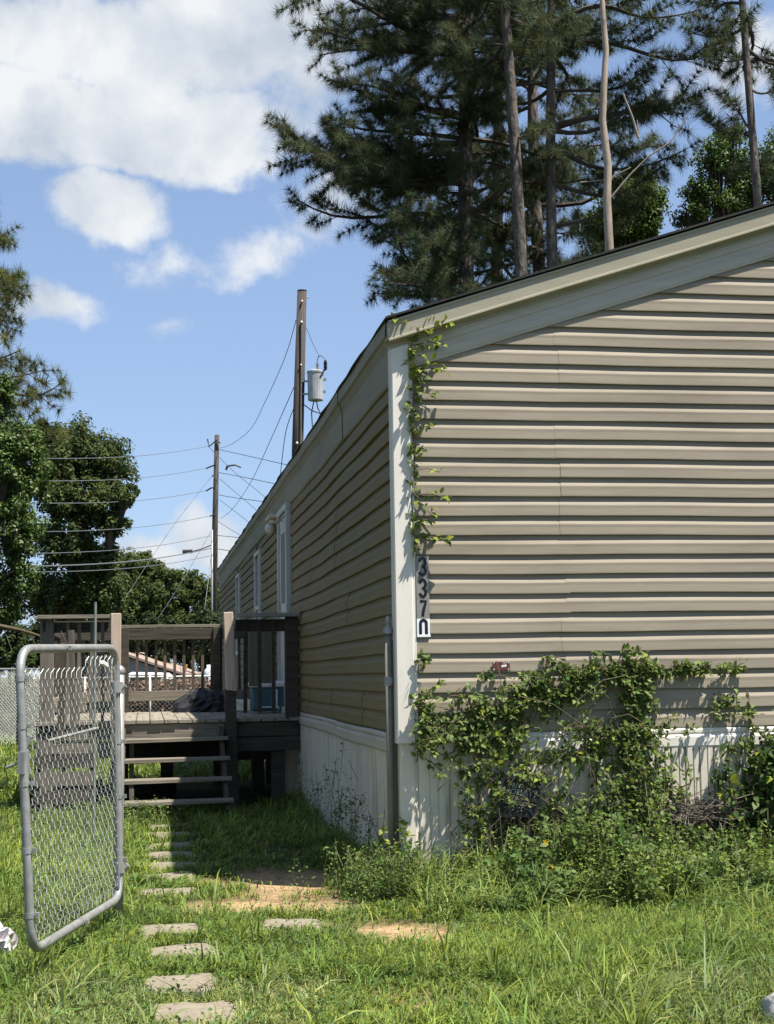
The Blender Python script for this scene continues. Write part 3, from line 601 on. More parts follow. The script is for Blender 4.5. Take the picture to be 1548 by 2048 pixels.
# ------------------------------------------------------------------ stepping stones
slabs = []
for i, (xa, xb, y) in enumerate(STONES):
    a = loc(gnd(xa, y)); c = loc(gnd(xb, y)); cu = (a[0]+c[0])/2; cv = (a[1]+c[1])/2; w = max(.33, c[0]-a[0]); 
    if i < 6: cu = min(cu, -1.43); w = .36
    dpt = .30 if i < 7 else .33; wp = W(cu, cv, 0); nn = 22; pts = []
    rz = rng.uniform(-.08, .08); n_ = 5
    for k in range(nn):
        th = 2*PI*k/nn; cx, sx = math.cos(th), math.sin(th); q = (abs(cx)**9+abs(sx)**9)**(-1/9)
        pts.append((cx*q*w/2*(1+.10*rng.uniform(-1, 1)), sx*q*dpt/2*(1+.12*rng.uniform(-1, 1))))
    zt = .022+rng.uniform(-.006, .008); tl = rng.uniform(-.03, .03); b = MB()
    b.v = [(x, y_, -.05) for x, y_ in pts]+[(x, y_, zt-.012+x*tl) for x, y_ in pts]+[(x*.93, y_*.93, zt+x*tl+rng.uniform(-.002, .002)) for x, y_ in pts]+[(0, 0, zt+.003)]
    for k in range(nn):
        k2 = (k+1) % nn; b.f += [(k, k2, nn+k2, nn+k), (nn+k, nn+k2, 2*nn+k2, 2*nn+k), (2*nn+k, 2*nn+k2, 3*nn)]
    o = b.ob('stepping_stone', M_stone); o.location = wp; o.rotation_euler = (0, 0, HA+rz)
    if i == 8: lab = 'pale stepping stone apart to the right of the path, in grass below the dirt patch'
    else:
        order = [7-1-i if i < 7 else None]
        names = {0: 'stepping stone closest to the bottom stair, in the house shadow', 1: 'second stepping stone from the stairs, half in shadow', 2: 'third stepping stone from the stairs, thin sliver in grass',
                 3: 'fourth stepping stone from the stairs, right end shaded', 4: 'fifth stepping stone from the stairs, grass over its left edge', 5: 'sixth stepping stone from the stairs, where the shadow nears its end',
                 6: 'broad stepping stone at the end of the house shadow beside the gate foot', 7: 'stepping stone half overgrown, left of the orange dirt patch', 9: 'small stepping stone with grass tufts, third from the bottom of the photo',
                 10: 'pale flat stepping stone, second from the bottom of the photo', 11: 'nearest stepping stone, cut by the bottom edge of the photo'}
        lab = names[i]
    tag(o, lab, 'stepping stone', 'stepping stones of the path'); slabs.append((wp[0], wp[1], w/2, dpt/2, HA+rz))
# ------------------------------------------------------------------ chain link gate
gTL, gTR, gBR, gBL = at(38, 1298, 6.6), at(232, 1296, 8.1), at(240, 1795, 8.1), at(62, 1905, 6.6)
base = Vector((gBR[0], gBR[1], 0))
gate = empty('chain_link_gate', 'open chain link gate in a bent grey pipe frame, standing ajar at the left', 'gate', tuple(base))
P4 = [Vector(x)-base for x in (gTL, gTR, gBR, gBL)]
def rounded(P, r, n=6):
    out = []
    for i in range(4):
        a, c, d = P[i-1], P[i], P[(i+1) % 4]; d0 = (a-c).normalized(); d1 = (d-c).normalized(); p0 = c+d0*r; p1 = c+d1*r
        for k in range(n+1):
            t = k/n; out.append(p0*(1-t)**2+c*2*t*(1-t)+p1*t**2)
    return out
lp = rounded(P4, .14); lp = lp[10:]+lp[:10]; lp.append(lp[0]+(lp[1]-lp[0])*.01)
b = MB(); b.tube(lp, .0215, 12, cap=False); b.ob('frame', M_galv, gate, smooth=True)
TL, TR, BR, BL = P4
ex = (TR-TL); ez = (TL-BL); GW = ((TR+BR)/2-(TL+BL)/2).length
gn = ex.cross(ez).normalized()
def gp(s, t, o=0): return BL*(1-s)*(1-t)+BR*s*(1-t)+TL*(1-s)*t+TR*s*t+gn*o
nw = 37; nz = 17; wires = []
for i in range(nw):
    s0 = .035+.93*i/(nw-1); ds = .93/(nw-1)*.52; pts = []
    tb, tt = .025, (.915 if i < nw*.62 else .955)
    m_ = nz*2; sag = rng.uniform(-.004, .004)
    for k in range(m_+1):
        t = tb+(tt-tb)*k/m_; zig = ds if (k+i) % 2 else -ds
        for e_ in (-.12, .12) if 0 < k < m_ else (0,):
            tq = t+e_*(tt-tb)/m_; zq = zig*(1-.08)
            pts.append(gp(min(.975, max(.02, s0+zq+sag*math.sin(k*.6))), tq, .009*(1 if e_ > 0 else -1) if e_ else 0))
    pts.append(gp(min(.97, s0+ds*.5), tt+.014, .006)); pts.append(gp(min(.97, s0+ds*.9), tt+.010, -.006))
    b = MB(); b.tube(pts, .0019, 4); b.ob('wire', M_wire, gate)
def clamp(s, t, along):
    c = gp(s, t); a = (TL-BL).normalized() if along == 'v' else (TR-TL).normalized()
    b = MB(); b.tube([c-a*.012, c+a*.012], .0245, 12); b.bar(c+gn*.03, c+gn*.045, .02, .02); b.ob('clamp', M_galv, gate)
for t in (.12, .33, .55, .74, .9): clamp(0, t, 'v')
for t in (.15, .4, .62, .82): clamp(1, t, 'v')
clamp(.40, 1, 'h'); clamp(.5, 0, 'h')
b = MB(); c = gp(0, .62); b.bar(c+Vector((0, 0, -.05)), c+Vector((0, 0, .05)), .075, .03, tuple(gn)); b.tube([c+gn*.03-Vector((.05, 0, 0)), c-Vector((.05, 0, .02))-gn*.03], .008, 6); b.bar(c+Vector((0, 0, .05)), c+Vector((.03, 0, .12)), .02, .02); b.ob('latch', M_galv, gate)
for t in (.12, .84):
    b = MB(); c = gp(1, t); b.tube([c-Vector((0, 0, .03)), c+Vector((0, 0, .03))], .034, 10); b.tube([c, c+Vector((.02, .10, 0))], .012, 6); b.tube([c+Vector((.03, .0, -.01)), c+Vector((.05, .0, .01))], .016, 6); b.ob('hinge', M_galv, gate)
b = MB(); b.bar(gp(.965, .04, .01), gp(.955, .93, .01), .016, .006, tuple(gn)); b.ob('tension_bar', M_galv, gate)
b = MB(); b.bar(gp(.78, .945, .02), gp(.84, .93, .02), .02, .02); b.ob('tie', M_whitep, gate)
q = gnd(221, 1800); q = np.array([gBR[0]-.04, gBR[1]+.16, 0])
t = empty('fence_post', 'short round galvanised hinge post just behind the gate, capped with a dome', 'post', tuple(q))
b = MB(); b.tube([(0, 0, -.1), (0, 0, 1.42)], .03, 12); b.ob('pipe', M_galv, t, smooth=True); b = MB(); b.sphere((0, 0, 1.42), .036, 1.0, 12, 6); b.ob('cap', M_galv, t, smooth=True)
tp = at(191, 1205, 12.0); q = np.array([tp[0], tp[1], 0])
t = empty('fence_post', 'slim greenish steel pole rising above the deck rail behind the gate', 'post', tuple(q))
b = MB(); b.tube([(0, 0, -.1), (0, 0, tp[2])], .0115, 8); b.tube([(0, 0, tp[2]), (0, 0, tp[2]+.004)], .013, 8); b.ob('pole', mat('green_grey_steel', (.27, .31, .28), rough=.5, metal=.4), t)
a_ = at(95, 1482, 11.6); c_ = at(196, 1456, 12.0); b = MB(); b.tube([Vector(a_)-Vector(q), Vector(c_)-Vector(q)], .013, 8); b.ob('brace', M_galv, t)
# old boards and a splintered picket leaning by the deck's left corner
def leaning(px0, py0, px1, py1, Y, w, th, lab, m=WV, point=False):
    a = Vector(at(px0, py0, Y)); c = Vector(at(px1, py1, Y+.05)); o_ = Vector((c.x, c.y, 0))
    t = MB(); p0 = c-o_; p1 = a-o_; d = (p1-p0).normalized(); s = d.cross(Vector((0, 1, 0))).normalized()*w/2; n = Vector((0, th, 0))
    p2 = p1-d*(.12 if point else 0)
    vs = [p0-s, p0+s, p2+s, p1+s*(.8 if not point else .9), p2-s]
    if not point: vs = [p0-s, p0+s, p1+s, p1-s]
    k = len(vs); t.v = [tuple(v) for v in vs]+[tuple(v+n) for v in vs]; t.f = [tuple(range(k)), tuple(range(2*k-1, k-1, -1))]+[(i, k+i, k+(i+1) % k, (i+1) % k) for i in range(k)]
    o = t.ob('loose_board', m); o.location = o_; tag(o, lab, 'board'); return o
leaning(128, 1262, 120, 1480, 14.4, .07, .02, 'reddish pointed picket behind the gate near the deck corner', W_red, True)
leaning(142, 1260, 146, 1470, 14.5, .06, .02, 'grey splintered board right of the pointed picket', WV)
# brown wooden crate-like step under the deck's left end
t = empty('wooden_crate', 'rough dark timber crate standing under the left end of the deck', 'crate', tuple(W(-2.45, 5.75, 0)), HA)
for z in (.12, .30, .48): b = MB(); b.box(-.28, .32, -.10, -.075, z, z+.14); b.ob('slat', W_dark if z != .30 else WV, t)
for x in (-.26, .28): b = MB(); b.box(x-.03, x+.03, -.07, -.02, 0, .64); b.ob('upright', W_dark, t)
# distant chain link fence at the left edge
def linkfence(p0, p1, h, name, lab, posts, pm=M_galv, wr=.0035, pitch=.08, mesh=True, wm=None):
    p0 = Vector(p0); p1 = Vector(p1); L_ = (p1-p0).length; d = (p1-p0).normalized(); t = empty(name, lab, 'fence', tuple(p0))
    b = MB(); b.tube([Vector((0, 0, h)), d*L_+Vector((0, 0, h))], .022, 8); b.ob('top_rail', pm, t, smooth=True)
    for k in range(posts): b = MB(); q = d*(L_*k/(posts-1)); b.tube([q, q+Vector((0, 0, h+.05))], .03, 8); b.ob('post', pm, t, smooth=True)
    if mesh:
        b = MB(); n = int((L_+h)/pitch)
        for k in range(n):
            x = k*pitch
            for sg in (1, -1):
                xa = x-(h if sg > 0 else 0); xb = x-(0 if sg > 0 else h)
                pa = Vector((xa, 0, .03)); pb = Vector((xb, 0, h-.02))
                if pa.x < 0: f_ = -pa.x/(pb.x-pa.x+1e-9); pa = pa.lerp(pb, min(1, max(0, f_))) if pb.x > 0 else None
                if pa is None: continue
                if pb.x < 0: f_ = -pb.x/(pa.x-pb.x+1e-9); pb = pb.lerp(pa, min(1, f_))
                if pa.x > L_ or pb.x > L_: 
                    if pa.x > L_ and pb.x > L_: continue
                    if pa.x > L_: pa = pa.lerp(pb, (pa.x-L_)/(pa.x-pb.x))
                    else: pb = pb.lerp(pa, (pb.x-L_)/(pb.x-pa.x))
                if (pa-pb).length < .02: continue
                P_ = [d*pa.x+Vector((0, 0, pa.z)), d*pb.x+Vector((0, 0, pb.z))]
                b.tube(P_, wr, 3, cap=False)
        o = b.ob('chain_link_mesh', wm or M_wire, t); o['kind'] = 'stuff'
    return t
q0 = gnd(-160, 1480); q1 = gnd(76, 1484)
linkfence(tuple(at(-220, 1500, 24)*np.array([1, 1, 0])), tuple(at(82, 1500, 31)*np.array([1, 1, 0])), 1.55, 'chain_link_fence', 'long grey chain link fence at the left edge beyond the gate', 6, wr=.0022, wm=mat('old_wire', (.30, .31, .29), (.2, .2, .19), rough=.5, metal=.5))
wf = linkfence(tuple(at(40, 1400, 38)*np.array([1, 1, 0])), tuple(at(560, 1400, 38)*np.array([1, 1, 0])), 1.33, 'chain_link_fence', 'far fence with a white top rail seen between the deck balusters', 5, M_white, wr=.004, pitch=.12)
# ------------------------------------------------------------------ foliage builders
def tube_np(path, r0, r1, n=6): return path, [r0+(r1-r0)*i/(len(path)-1) for i in range(len(path))]
def make_tuft(nn, spread, wd, seed):
    g = np.random.default_rng(seed); V = []; Fc = []
    for i in range(nn):
        th = g.uniform(0, 2*PI); ph = spread*math.sqrt(g.uniform(.02, 1)); l = g.uniform(.75, 1.05)
        d = np.array([math.sin(ph)*math.cos(th), math.cos(ph), math.sin(ph)*math.sin(th)]); b0 = np.array([0, -.25*g.uniform(0, 1), 0]); s = np.cross(d, g.normal(size=3)); s /= np.linalg.norm(s)
        k = len(V); V += [b0-s*wd, b0+s*wd, b0+d*l+np.array([0, 0, -.04])]; Fc.append((k, k+1, k+2))
    return V, Fc
TUFT = make_tuft(52, R(92), .017, 3)
def pine(name, lab, cx, cy, top, r, limbs, rand, zlo, zhi, group, tuft=.25, seed=1, lean=(0, 0), lmax=3.6, tint=(1, 1, 1), densf=1.0, trunk_m=None):
    g = np.random.default_rng(seed); t = empty(name, lab, 'tree', (cx, cy, 0), 0, group)
    def tr(z): f = z/top; return np.array([lean[0]*f+.10*math.sin(z*.35+seed), lean[1]*f+.08*math.cos(z*.3+seed), z])
    zs = np.linspace(-.3, top, 16); b = MB(); b.tube([tr(z) for z in zs], [r*(1-.62*max(0, z)/top) for z in zs], 12); b.ob('trunk', trunk_m or M_bark, t, smooth=True)
    br = MB(); TP = []; TD = []
    L_ = [(np.array(e_)-np.array([cx, cy, 0]), None) for e_ in limbs]
    for i in range(rand):
        z = zlo+(zhi-zlo)*(i+g.uniform(0, 1))/rand; a = g.uniform(0, 2*PI); ln = lmax*(1-.45*((z-zlo)/(max(zhi, top)-zlo)))*g.uniform(.55, 1.05)
        e_ = tr(z)+np.array([math.cos(a)*ln, math.sin(a)*ln, ln*g.uniform(-.35, .38)]); L_.append((e_, z))
    for (e_, z) in L_:
        z0 = z if z is not None else e_[2]-g.uniform(-.3, .6)
        z0 = min(z0, top*.97); p0 = tr(z0); d = e_-p0; ln = np.linalg.norm(d); n = 9; pts = []
        w1 = g.normal(0, .07*ln, 3); w2 = g.normal(0, .035*ln, 3)
        for k in range(n+1):
            s = k/n; p = p0+d*s+w1*math.sin(PI*s)+w2*math.sin(2*PI*s)+np.array([0, 0, -.06*ln*math.sin(PI*s)]); pts.append(p)
        r0 = .018+.014*ln; br.tube(pts, [r0*(1-.8*k/n) for k in range(n+1)], 5)
        ns = int(ln*4.2*densf)+3
        for k in range(ns):
            s = .22+.78*(k+g.uniform(0, 1))/ns; f = s*n; i0 = min(n-1, int(f)); p = pts[i0]+(pts[i0+1]-pts[i0])*(f-i0)
            dd = d/ln; sidev = np.cross(dd, [0, 0, 1]); sidev /= np.linalg.norm(sidev)+1e-6; sg = 1 if k % 2 else -1
            q = dd*g.uniform(.5, 1.1)+sidev*sg*g.uniform(.35, 1.0)+np.array([0, 0, g.uniform(-.6, .8)]); q /= np.linalg.norm(q)
            sl = (.25+.34*ln*(1-s))*g.uniform(.4, 1.4)+.1; sl = min(sl, 1.25)
            e2 = p+q*sl; br.tube([p, p+q*sl*.5+np.array([0, 0, -.02*sl]), e2], [.010, .007, .004], 3, cap=False)
            nt_ = int(sl/.15)+1
            for m_ in range(nt_):
                ss = 1-.75*m_/max(nt_, 1); pp = p+q*sl*ss; dv = q+g.normal(0, .45, 3)*(1 if m_ else .25)+np.array([0, 0, .35]); TP.append(pp); TD.append(dv)
        TP.append(pts[-1]); TD.append(d/ln+np.array([0, 0, .2]))
    tag(br.ob('branches', M_limb, t), kind='stuff')
    P = np.array(TP); D = np.array(TD); n = len(P); Rm = frames(D, g.normal(size=(n, 3))*.3+np.array([0, 0, 1.0]))
    me = scatter('crown', *TUFT, P, Rm, tuft*g.uniform(.7, 1.15, n), tints(n, .6, 1.35, .1, tint)); o = link('crown', me, M_pine, t)
    return t, n
def broadleaf(name, lab, base, blobs, nleaf, size, m, group=None, trunk=.2, tint=(1, 1, 1), seed=1, sub=26, cat='tree', trunkm=None, stemn=1, tlo=.6, thi=1.4):
    g = np.random.default_rng(seed); base = np.array(base, float); t = empty(name, lab, cat, tuple(base), 0, group)
    vol = np.array([(b[3]*b[4]*b[5])**(2/3) for b in blobs]); vol /= vol.sum(); P = []; Nn = []
    b = MB(); top = max(b_[2] for b_ in blobs)
    for k in range(stemn):
        c = blobs[k % len(blobs)]; b.tube([(0, 0, -.2), ((c[0]-base[0])*.2, (c[1]-base[1])*.2, (c[2]-base[2])*.45), (c[0]-base[0], c[1]-base[1], c[2]-base[2])], [trunk, trunk*.8, trunk*.35], 8)
    b.ob('trunk' if cat == 'tree' else 'stem', trunkm or M_limb, t, smooth=True)
    bb = MB()
    for (bl, w) in zip(blobs, vol):
        n = int(nleaf*w)+8; c = np.array(bl[:3])-base; rad = np.array(bl[3:6]); ns = max(4, int(sub*(w*len(blobs))**.5))
        d = g.normal(size=(ns, 3)); d /= np.linalg.norm(d, axis=1, keepdims=True); sc_ = c+d*rad*g.uniform(.35, 1.0, (ns, 1)); sr = rad.mean()*g.uniform(.16, .38, ns)
        for k in range(ns):
            if k % 3 == 0: bb.tube([c*np.array([.9, .9, .85]), (c+sc_[k])/2+g.normal(0, .1*rad.mean(), 3), sc_[k]], [trunk*.22, trunk*.14, trunk*.06], 4, cap=False)
        idx = g.integers(0, ns, n); dd = g.normal(size=(n, 3)); dd /= np.linalg.norm(dd, axis=1, keepdims=True)
        P.append(sc_[idx]+dd*(sr[idx]*g.uniform(.2, 1.0, n)**.6)[:, None]); Nn.append(dd+np.array([0, 0, .5]))
    bb.ob('branches', trunkm or M_limb, t)
    P = np.concatenate(P); Nn = np.concatenate(Nn); ok = P[:, 2]+base[2] > .05; P = P[ok]; Nn = Nn[ok]; n = len(P)
    Dv = np.cross(Nn, g.normal(size=(n, 3))); Rm = frames(Dv, Nn+g.normal(0, .45, (n, 3)))
    me = scatter('crown', *LEAF, P, Rm, size*g.uniform(.6, 1.3, n), tints(n, tlo, thi, .12, tint)); link('crown' if cat == 'tree' else 'foliage', me, m, t)
    return t
A_ = lambda px, py, Y: tuple(at(px, py, Y))
def gx(px, Y): return float(at(px, 600, Y)[0])
PG = 'tall pines behind the house'
limA = [A_(566, 240, 24.5), A_(575, 262, 25), A_(590, 5, 25), A_(610, 60, 25.3), A_(600, 285, 24.3), A_(655, 160, 24.6), A_(650, 60, 24.5), A_(690, 165, 25.5), A_(612, 300, 25.5), A_(650, 330, 26.5), A_(720, 405, 25), A_(735, 440, 26.5), A_(765, 475, 25), A_(800, 535, 25.5), A_(870, 552, 26), A_(660, 235, 26), A_(700, 20, 26),
        A_(760, 330, 24.5), A_(800, 430, 25), A_(780, 140, 24.5), A_(830, 250, 24.2), A_(850, 500, 25), A_(1010, 500, 25), A_(890, 590, 25.6), A_(720, 300, 27), A_(640, 110, 27), A_(1010, 300, 27), A_(1000, 420, 27), A_(700, -60, 25), A_(640, -80, 26)]
pine('pine_tree', 'leftmost dark pine behind the roof, long drooping limbs reaching left', gx(948, 26), 26, 18, .21, limA, 34, 8.0, 17.5, PG, seed=2, lean=(-.1, 0), lmax=3.4, densf=1.1)
pine('pine_tree', 'slim pine whose trunk runs close beside the leftmost pine', gx(925, 26.6), 26.8, 17.5, .17, [A_(840, 590, 26.8), A_(800, 380, 27), A_(700, 350, 27.5), A_(770, 60, 27), A_(760, 220, 27.5)], 17, 8.8, 17, PG, seed=3, lean=(.2, 0), lmax=2.6)
pine('pine_tree', 'pine with a bare scaly trunk, middle one of the group behind the roof', gx(1046, 24), 24, 17.5, .155, [A_(900, 70, 23.5), A_(1085, 260, 23.4), A_(870, -40, 23.5)], 13, 12.0, 17, PG, seed=5, lean=(-.24, 0), lmax=2.2)
pine('pine_tree', 'pine with two limbs arching right over the pale dead snag', gx(1112, 24.6), 24.6, 17.5, .14, [A_(1452, 72, 24), A_(1345, 250, 24), A_(1330, 330, 25), A_(1390, 190, 24.5), A_(1300, 130, 24.3), A_(1250, 420, 25.5), A_(1235, 60, 24.8), A_(1400, 20, 25), A_(1370, 300, 24.8)], 12, 10.8, 17, PG, seed=8, lean=(.1, 0), lmax=2.3, densf=1.15)
pine('pine_tree', 'rear pine with dense foliage between the two bare trunks', gx(1085, 29), 29, 18.5, .2, [A_(1000, 560, 28), A_(1080, 480, 28), A_(1150, 450, 28.5), A_(1170, 380, 29), A_(990, 470, 28), A_(1060, 340, 28), A_(1150, 520, 28.5)], 38, 7.6, 18, PG, seed=13, lmax=3.2, densf=1.2)
pine('pine_tree', 'farthest pine filling the gap left of the middle trunk', gx(1000, 31), 31, 19, .2, [A_(960, 580, 30.5), A_(900, 480, 30.5), A_(1180, 60, 31), A_(1220, 100, 31)], 36, 8.0, 18.5, PG, seed=21, lmax=3.2)
pine('pine_tree', 'pine with a thin dark trunk at the right edge of the photo', gx(1518, 23), 23, 16.5, .11, [A_(1440, 120, 23), A_(1450, 200, 23), A_(1470, 40, 22.5), A_(1480, 260, 23), A_(1560, 180, 22.5), A_(1420, 230, 23.4), A_(1500, 330, 23.4)], 16, 11.2, 16, PG, seed=31, lmax=2.2, densf=1.2)
# bare snag with a few broken branches
sx = gx(1218, 20); t = empty('dead_tree', 'pale bare dead tree trunk rising behind the roof right of the pines', 'tree', (sx, 20, 0))
def rel(px, py, Y=20): p = at(px, py, Y); return (p[0]-sx, p[1]-20, p[2])
b = MB(); pts = [(0, 0, -.2), (0, 0, 4)]+[rel(x, y) for x, y in ((1219, 500), (1214, 400), (1216, 330), (1205, 240), (1208, 170), (1212, 100), (1206, 30), (1202, -40), (1199, -120))]
b.tube(pts, [.09, .085, .064, .06, .056, .05, .048, .044, .04, .034, .028], 10); b.ob('trunk', M_snag, t, smooth=True)
b = MB()
for pl_, r_ in (([(1205, 215), (1198, 206), (1194, 204)], .03), ([(1222, 395), (1260, 350), (1300, 310), (1340, 285), (1376, 232)], .016), ([(1160, 365), (1210, 360), (1262, 335)], .012), ([(1276, 275), (1265, 235), (1246, 187)], .02), ([(1278, 278), (1274, 240)], .012), ([(1222, 360), (1240, 340)], .012)):
    b.tube([rel(x, y, 20.1) for x, y in pl_], [r_*(1-.5*i/len(pl_)) for i in range(len(pl_))], 6)
b.ob('broken_branches', mat('dry_branch', (.30, .26, .22), (.17, .14, .12), rough=.9, scale=8), t)
def blob(px, py, Y, rx, ry, rz): p = at(px, py, Y); s = Y/2866; return (p[0], p[1], p[2], rx*s, ry*s, rz*s)
def footing(px, Y): p = at(px, 1300, Y); return (p[0], p[1], 0)
broadleaf('broadleaf_tree', 'green broadleaf tree behind the roof, right of the dead trunk', footing(1255, 27), [blob(1250, 420, 27, 75, 70, 60), blob(1300, 400, 27, 40, 50, 50), blob(1235, 480, 27, 60, 60, 40), blob(1200, 450, 27.5, 45, 50, 50), blob(1270, 360, 27, 40, 40, 30), blob(1290, 460, 27, 40, 40, 30)], 20000, .062, M_leafl, 'broadleaf trees behind the roof',   .12, (1.1, 1.05, .9), 41, 70)
broadleaf('broadleaf_tree', 'feathery broadleaf tree under the pine at the right edge', footing(1470, 26), [blob(1430, 320, 26, 55, 60, 45), blob(1400, 380, 26, 50, 50, 35), blob(1500, 360, 26, 70, 60, 70), blob(1460, 270, 26, 40, 40, 25), blob(1560, 330, 26, 60, 60, 90), blob(1380, 430, 26, 40, 50, 25), blob(1450, 410, 26, 70, 50, 30)], 24000, .052, M_leafl, 'broadleaf trees behind the roof', .10, (.95, .95, .85), 43, 90)
# trees on the left
pine('pine_tree', 'pine at the left edge with a bough reaching right above the oak', gx(-70, 24), 24, 9.9, .18, [A_(128, 762, 23.5), A_(90, 740, 23.6), A_(60, 770, 24), A_(42, 605, 23.5), A_(30, 565, 24), A_(12, 470, 23.5), A_(60, 830, 23.5), A_(110, 870, 23.4), A_(40, 700, 23), A_(70, 850, 24), A_(15, 560, 23)], 24, 4.0, 9.6, None, seed=51, lmax=1.4, tint=(1.35, 1.25, .85), tuft=.23)
broadleaf('broadleaf_tree', 'light green tree at the left edge below the pine bough', footing(-90, 22), [blob(10, 950, 22, 75, 70, 90), blob(30, 1060, 22, 65, 60, 70), blob(0, 1150, 22, 70, 60, 70), blob(60, 950, 22.5, 45, 50, 70), blob(40, 880, 22, 50, 50, 50), blob(10, 1220, 22, 40, 40, 30), blob(0, 800, 22.5, 40, 40, 60)], 30000, .058, M_leafl, None, .12, (.85, .85, .8), 53, 60)
broadleaf('oak_tree', 'large dark oak standing left of the far utility pole', footing(150, 55), [blob(150, 900, 55, 80, 80, 60), blob(215, 930, 55, 65, 70, 55), blob(245, 990, 54, 35, 50, 30), blob(110, 960, 54, 60, 60, 70), blob(170, 1000, 54, 70, 60, 55), blob(225, 1040, 54, 40, 50, 25), blob(130, 1080, 54, 75, 60, 60), blob(190, 1120, 55, 60, 60, 60), blob(120, 1190, 55, 100, 70, 60), blob(90, 880, 55, 40, 50, 40), blob(200, 1190, 55, 60, 70, 50)], 62000, .145, M_leafd, None, .45, (1.2, 1.12, 1.0), 57, 60)
tl = [(235, 1160, 50, 60), (285, 1150, 45, 50), (330, 1175, 45, 40), (375, 1180, 42, 40), (415, 1195, 35, 35), (450, 1190, 40, 45)]
tlab = ['first tree of the far treeline, next to the oak', 'rounded tallest tree of the far treeline', 'bushy middle tree of the far treeline', 'knobbly tree of the far treeline left of the pole', 'low tree of the far treeline just behind the far pole', 'far tree half hidden by the end of the house']
for i, (x, y, rw, rh) in enumerate(tl):
    Y = 92+3*(i % 2); broadleaf('broadleaf_tree', tlab[i], footing(x, Y), [blob(x, y, Y, rw, 50, rh), blob(x-20, y+50, Y, rw, 50, rh), blob(x+20, y+90, Y, rw, 50, rh), blob(x+8, y-rh*.5, Y, rw*.5, 40, rh*.5)], 11000, .22, M_leafd, 'far treeline', .3, (1.3, 1.2, 1.05), 60+i, 34)
slab_ = ['dark thicket shrub at the far left under the trees', 'dark shrub under the oak', 'dense dark shrub left of the shed roof', 'dark shrub behind the shed roof', 'dark shrub behind the orange board', 'dark shrub at the foot of the far pole', 'dark shrub beside the end of the house']
for i, x in enumerate((20, 90, 165, 240, 310, 380, 450)):
    Y = 62+2*(i % 3); broadleaf('shrub', slab_[i], footing(x, Y), [blob(x, 1260, Y, 50, 50, 45), blob(x+15, 1300, Y, 50, 50, 40), blob(x-20, 1310, Y, 50, 40, 35)], 8000, .16, M_leafd, 'dark shrubs along the back', .1, (.62, .66, .66) if i != 0 else (.9, .9, .8), 80+i, 16, 'shrub')
broadleaf('shrub', 'grey green bush showing through the distant chain link fence', footing(10, 33), [blob(-30, 1380, 33, 60, 40, 50), blob(40, 1390, 33, 60, 40, 45), blob(10, 1440, 33, 90, 40, 50), blob(90, 1420, 33, 50, 40, 50), blob(-90, 1410, 33, 60, 40, 60)], 16000, .08, M_leafd, None, .06, (1.35, 1.25, 1.3), 97, 40, 'shrub')
b = MB(); Y = 20; q = at(0, 1300, Y); o_ = Vector((q[0], q[1], 0))
t = empty('fallen_branch', 'long bare branch slanting down behind the gate at the left edge', 'branch', tuple(o_))
b.tube([Vector(at(-60, 1243, Y))-o_, Vector(at(0, 1252, Y))-o_, Vector(at(40, 1260, Y))-o_, Vector(at(80, 1272, Y-.3))-o_], [.035, .03, .026, .018], 8)
for (a, c) in (((8, 1258), (24, 1302)), ((58, 1266), (72, 1290)), ((70, 1290), (90, 1302))): b.tube([Vector(at(*a, Y))-o_, Vector(at(*c, Y))-o_], [.009, .006], 5)
b.ob('limb', M_stem, t)
planks(.30, DZ-.2, -2.0, -.1, V1-.06)  # dark rear panel added to deepen the shade under the deck
for (uu, vv, sc_) in ((-1.65, 7.3, 1.0),):
    b = MB(); b.lathe((0, 0, 0), [(.0, .02), (.30, .0), (.36, .08), (.35, .16), (.28, .21), (.20, .19), (.18, .10), (0, .08)], 22); o = b.ob('tyre', M_rubber); o.location = W(uu, vv, 0); tag(o, 'old black tyre lying in the deep shade under the deck behind the stairs', 'tyre')
# ------------------------------------------------------------------ neighbour's lot seen through the railing
Y = 60; q = at(250, 1340, Y); t = empty('shed', 'low lilac grey gable roofed shed seen through the balusters', 'shed', (q[0], q[1], 0))
def lp_(px, py): p = at(px, py, Y); return (p[0]-q[0], p[2])
a = lp_(238, 1306); c = lp_(372, 1352); e2 = lp_(100, 1352)
wl = [(e2[0]+.1, 0), (c[0]-.3, 0), (c[0]-.3, c[1]+.02), (a[0], a[1]-.06), (e2[0]+.1, e2[1]+.02)]
b = MB(); b.v = [(x, 0, z) for x, z in wl]+[(x, 6, z) for x, z in wl]; b.f = [(0, 1, 2, 3, 4), (9, 8, 7, 6, 5), (1, 6, 7, 2), (0, 4, 9, 5)]; b.ob('wall', M_shed, t)
b = MB()
for (p0, p1) in ((a, c), (a, e2)): b.add([(p0[0], -.3, p0[1]), (p1[0], -.3, p1[1]), (p1[0], 6.3, p1[1]), (p0[0], 6.3, p0[1]), (p0[0], -.3, p0[1]+.1), (p1[0], -.3, p1[1]+.1), (p1[0], 6.3, p1[1]+.1), (p0[0], 6.3, p0[1]+.1)], [(0, 3, 2, 1), (4, 5, 6, 7), (0, 1, 5, 4), (1, 2, 6, 5), (2, 3, 7, 6), (3, 0, 4, 7)])
b.ob('roof', M_shroof, t); b = MB(); b.box(.9, 1.6, -.05, 0.02, .2, 1.35); b.ob('window', M_glass, t)
Y2 = 55; q = at(305, 1345, Y2); t = empty('parked_car', 'white parked van in front of the lilac grey shed', 'van', (q[0], q[1], 0))
pr = [(-.95, .3), (1.0, .3), (1.05, .75), (.85, .95), (.6, 1.45), (-.75, 1.5), (-.95, 1.2)]
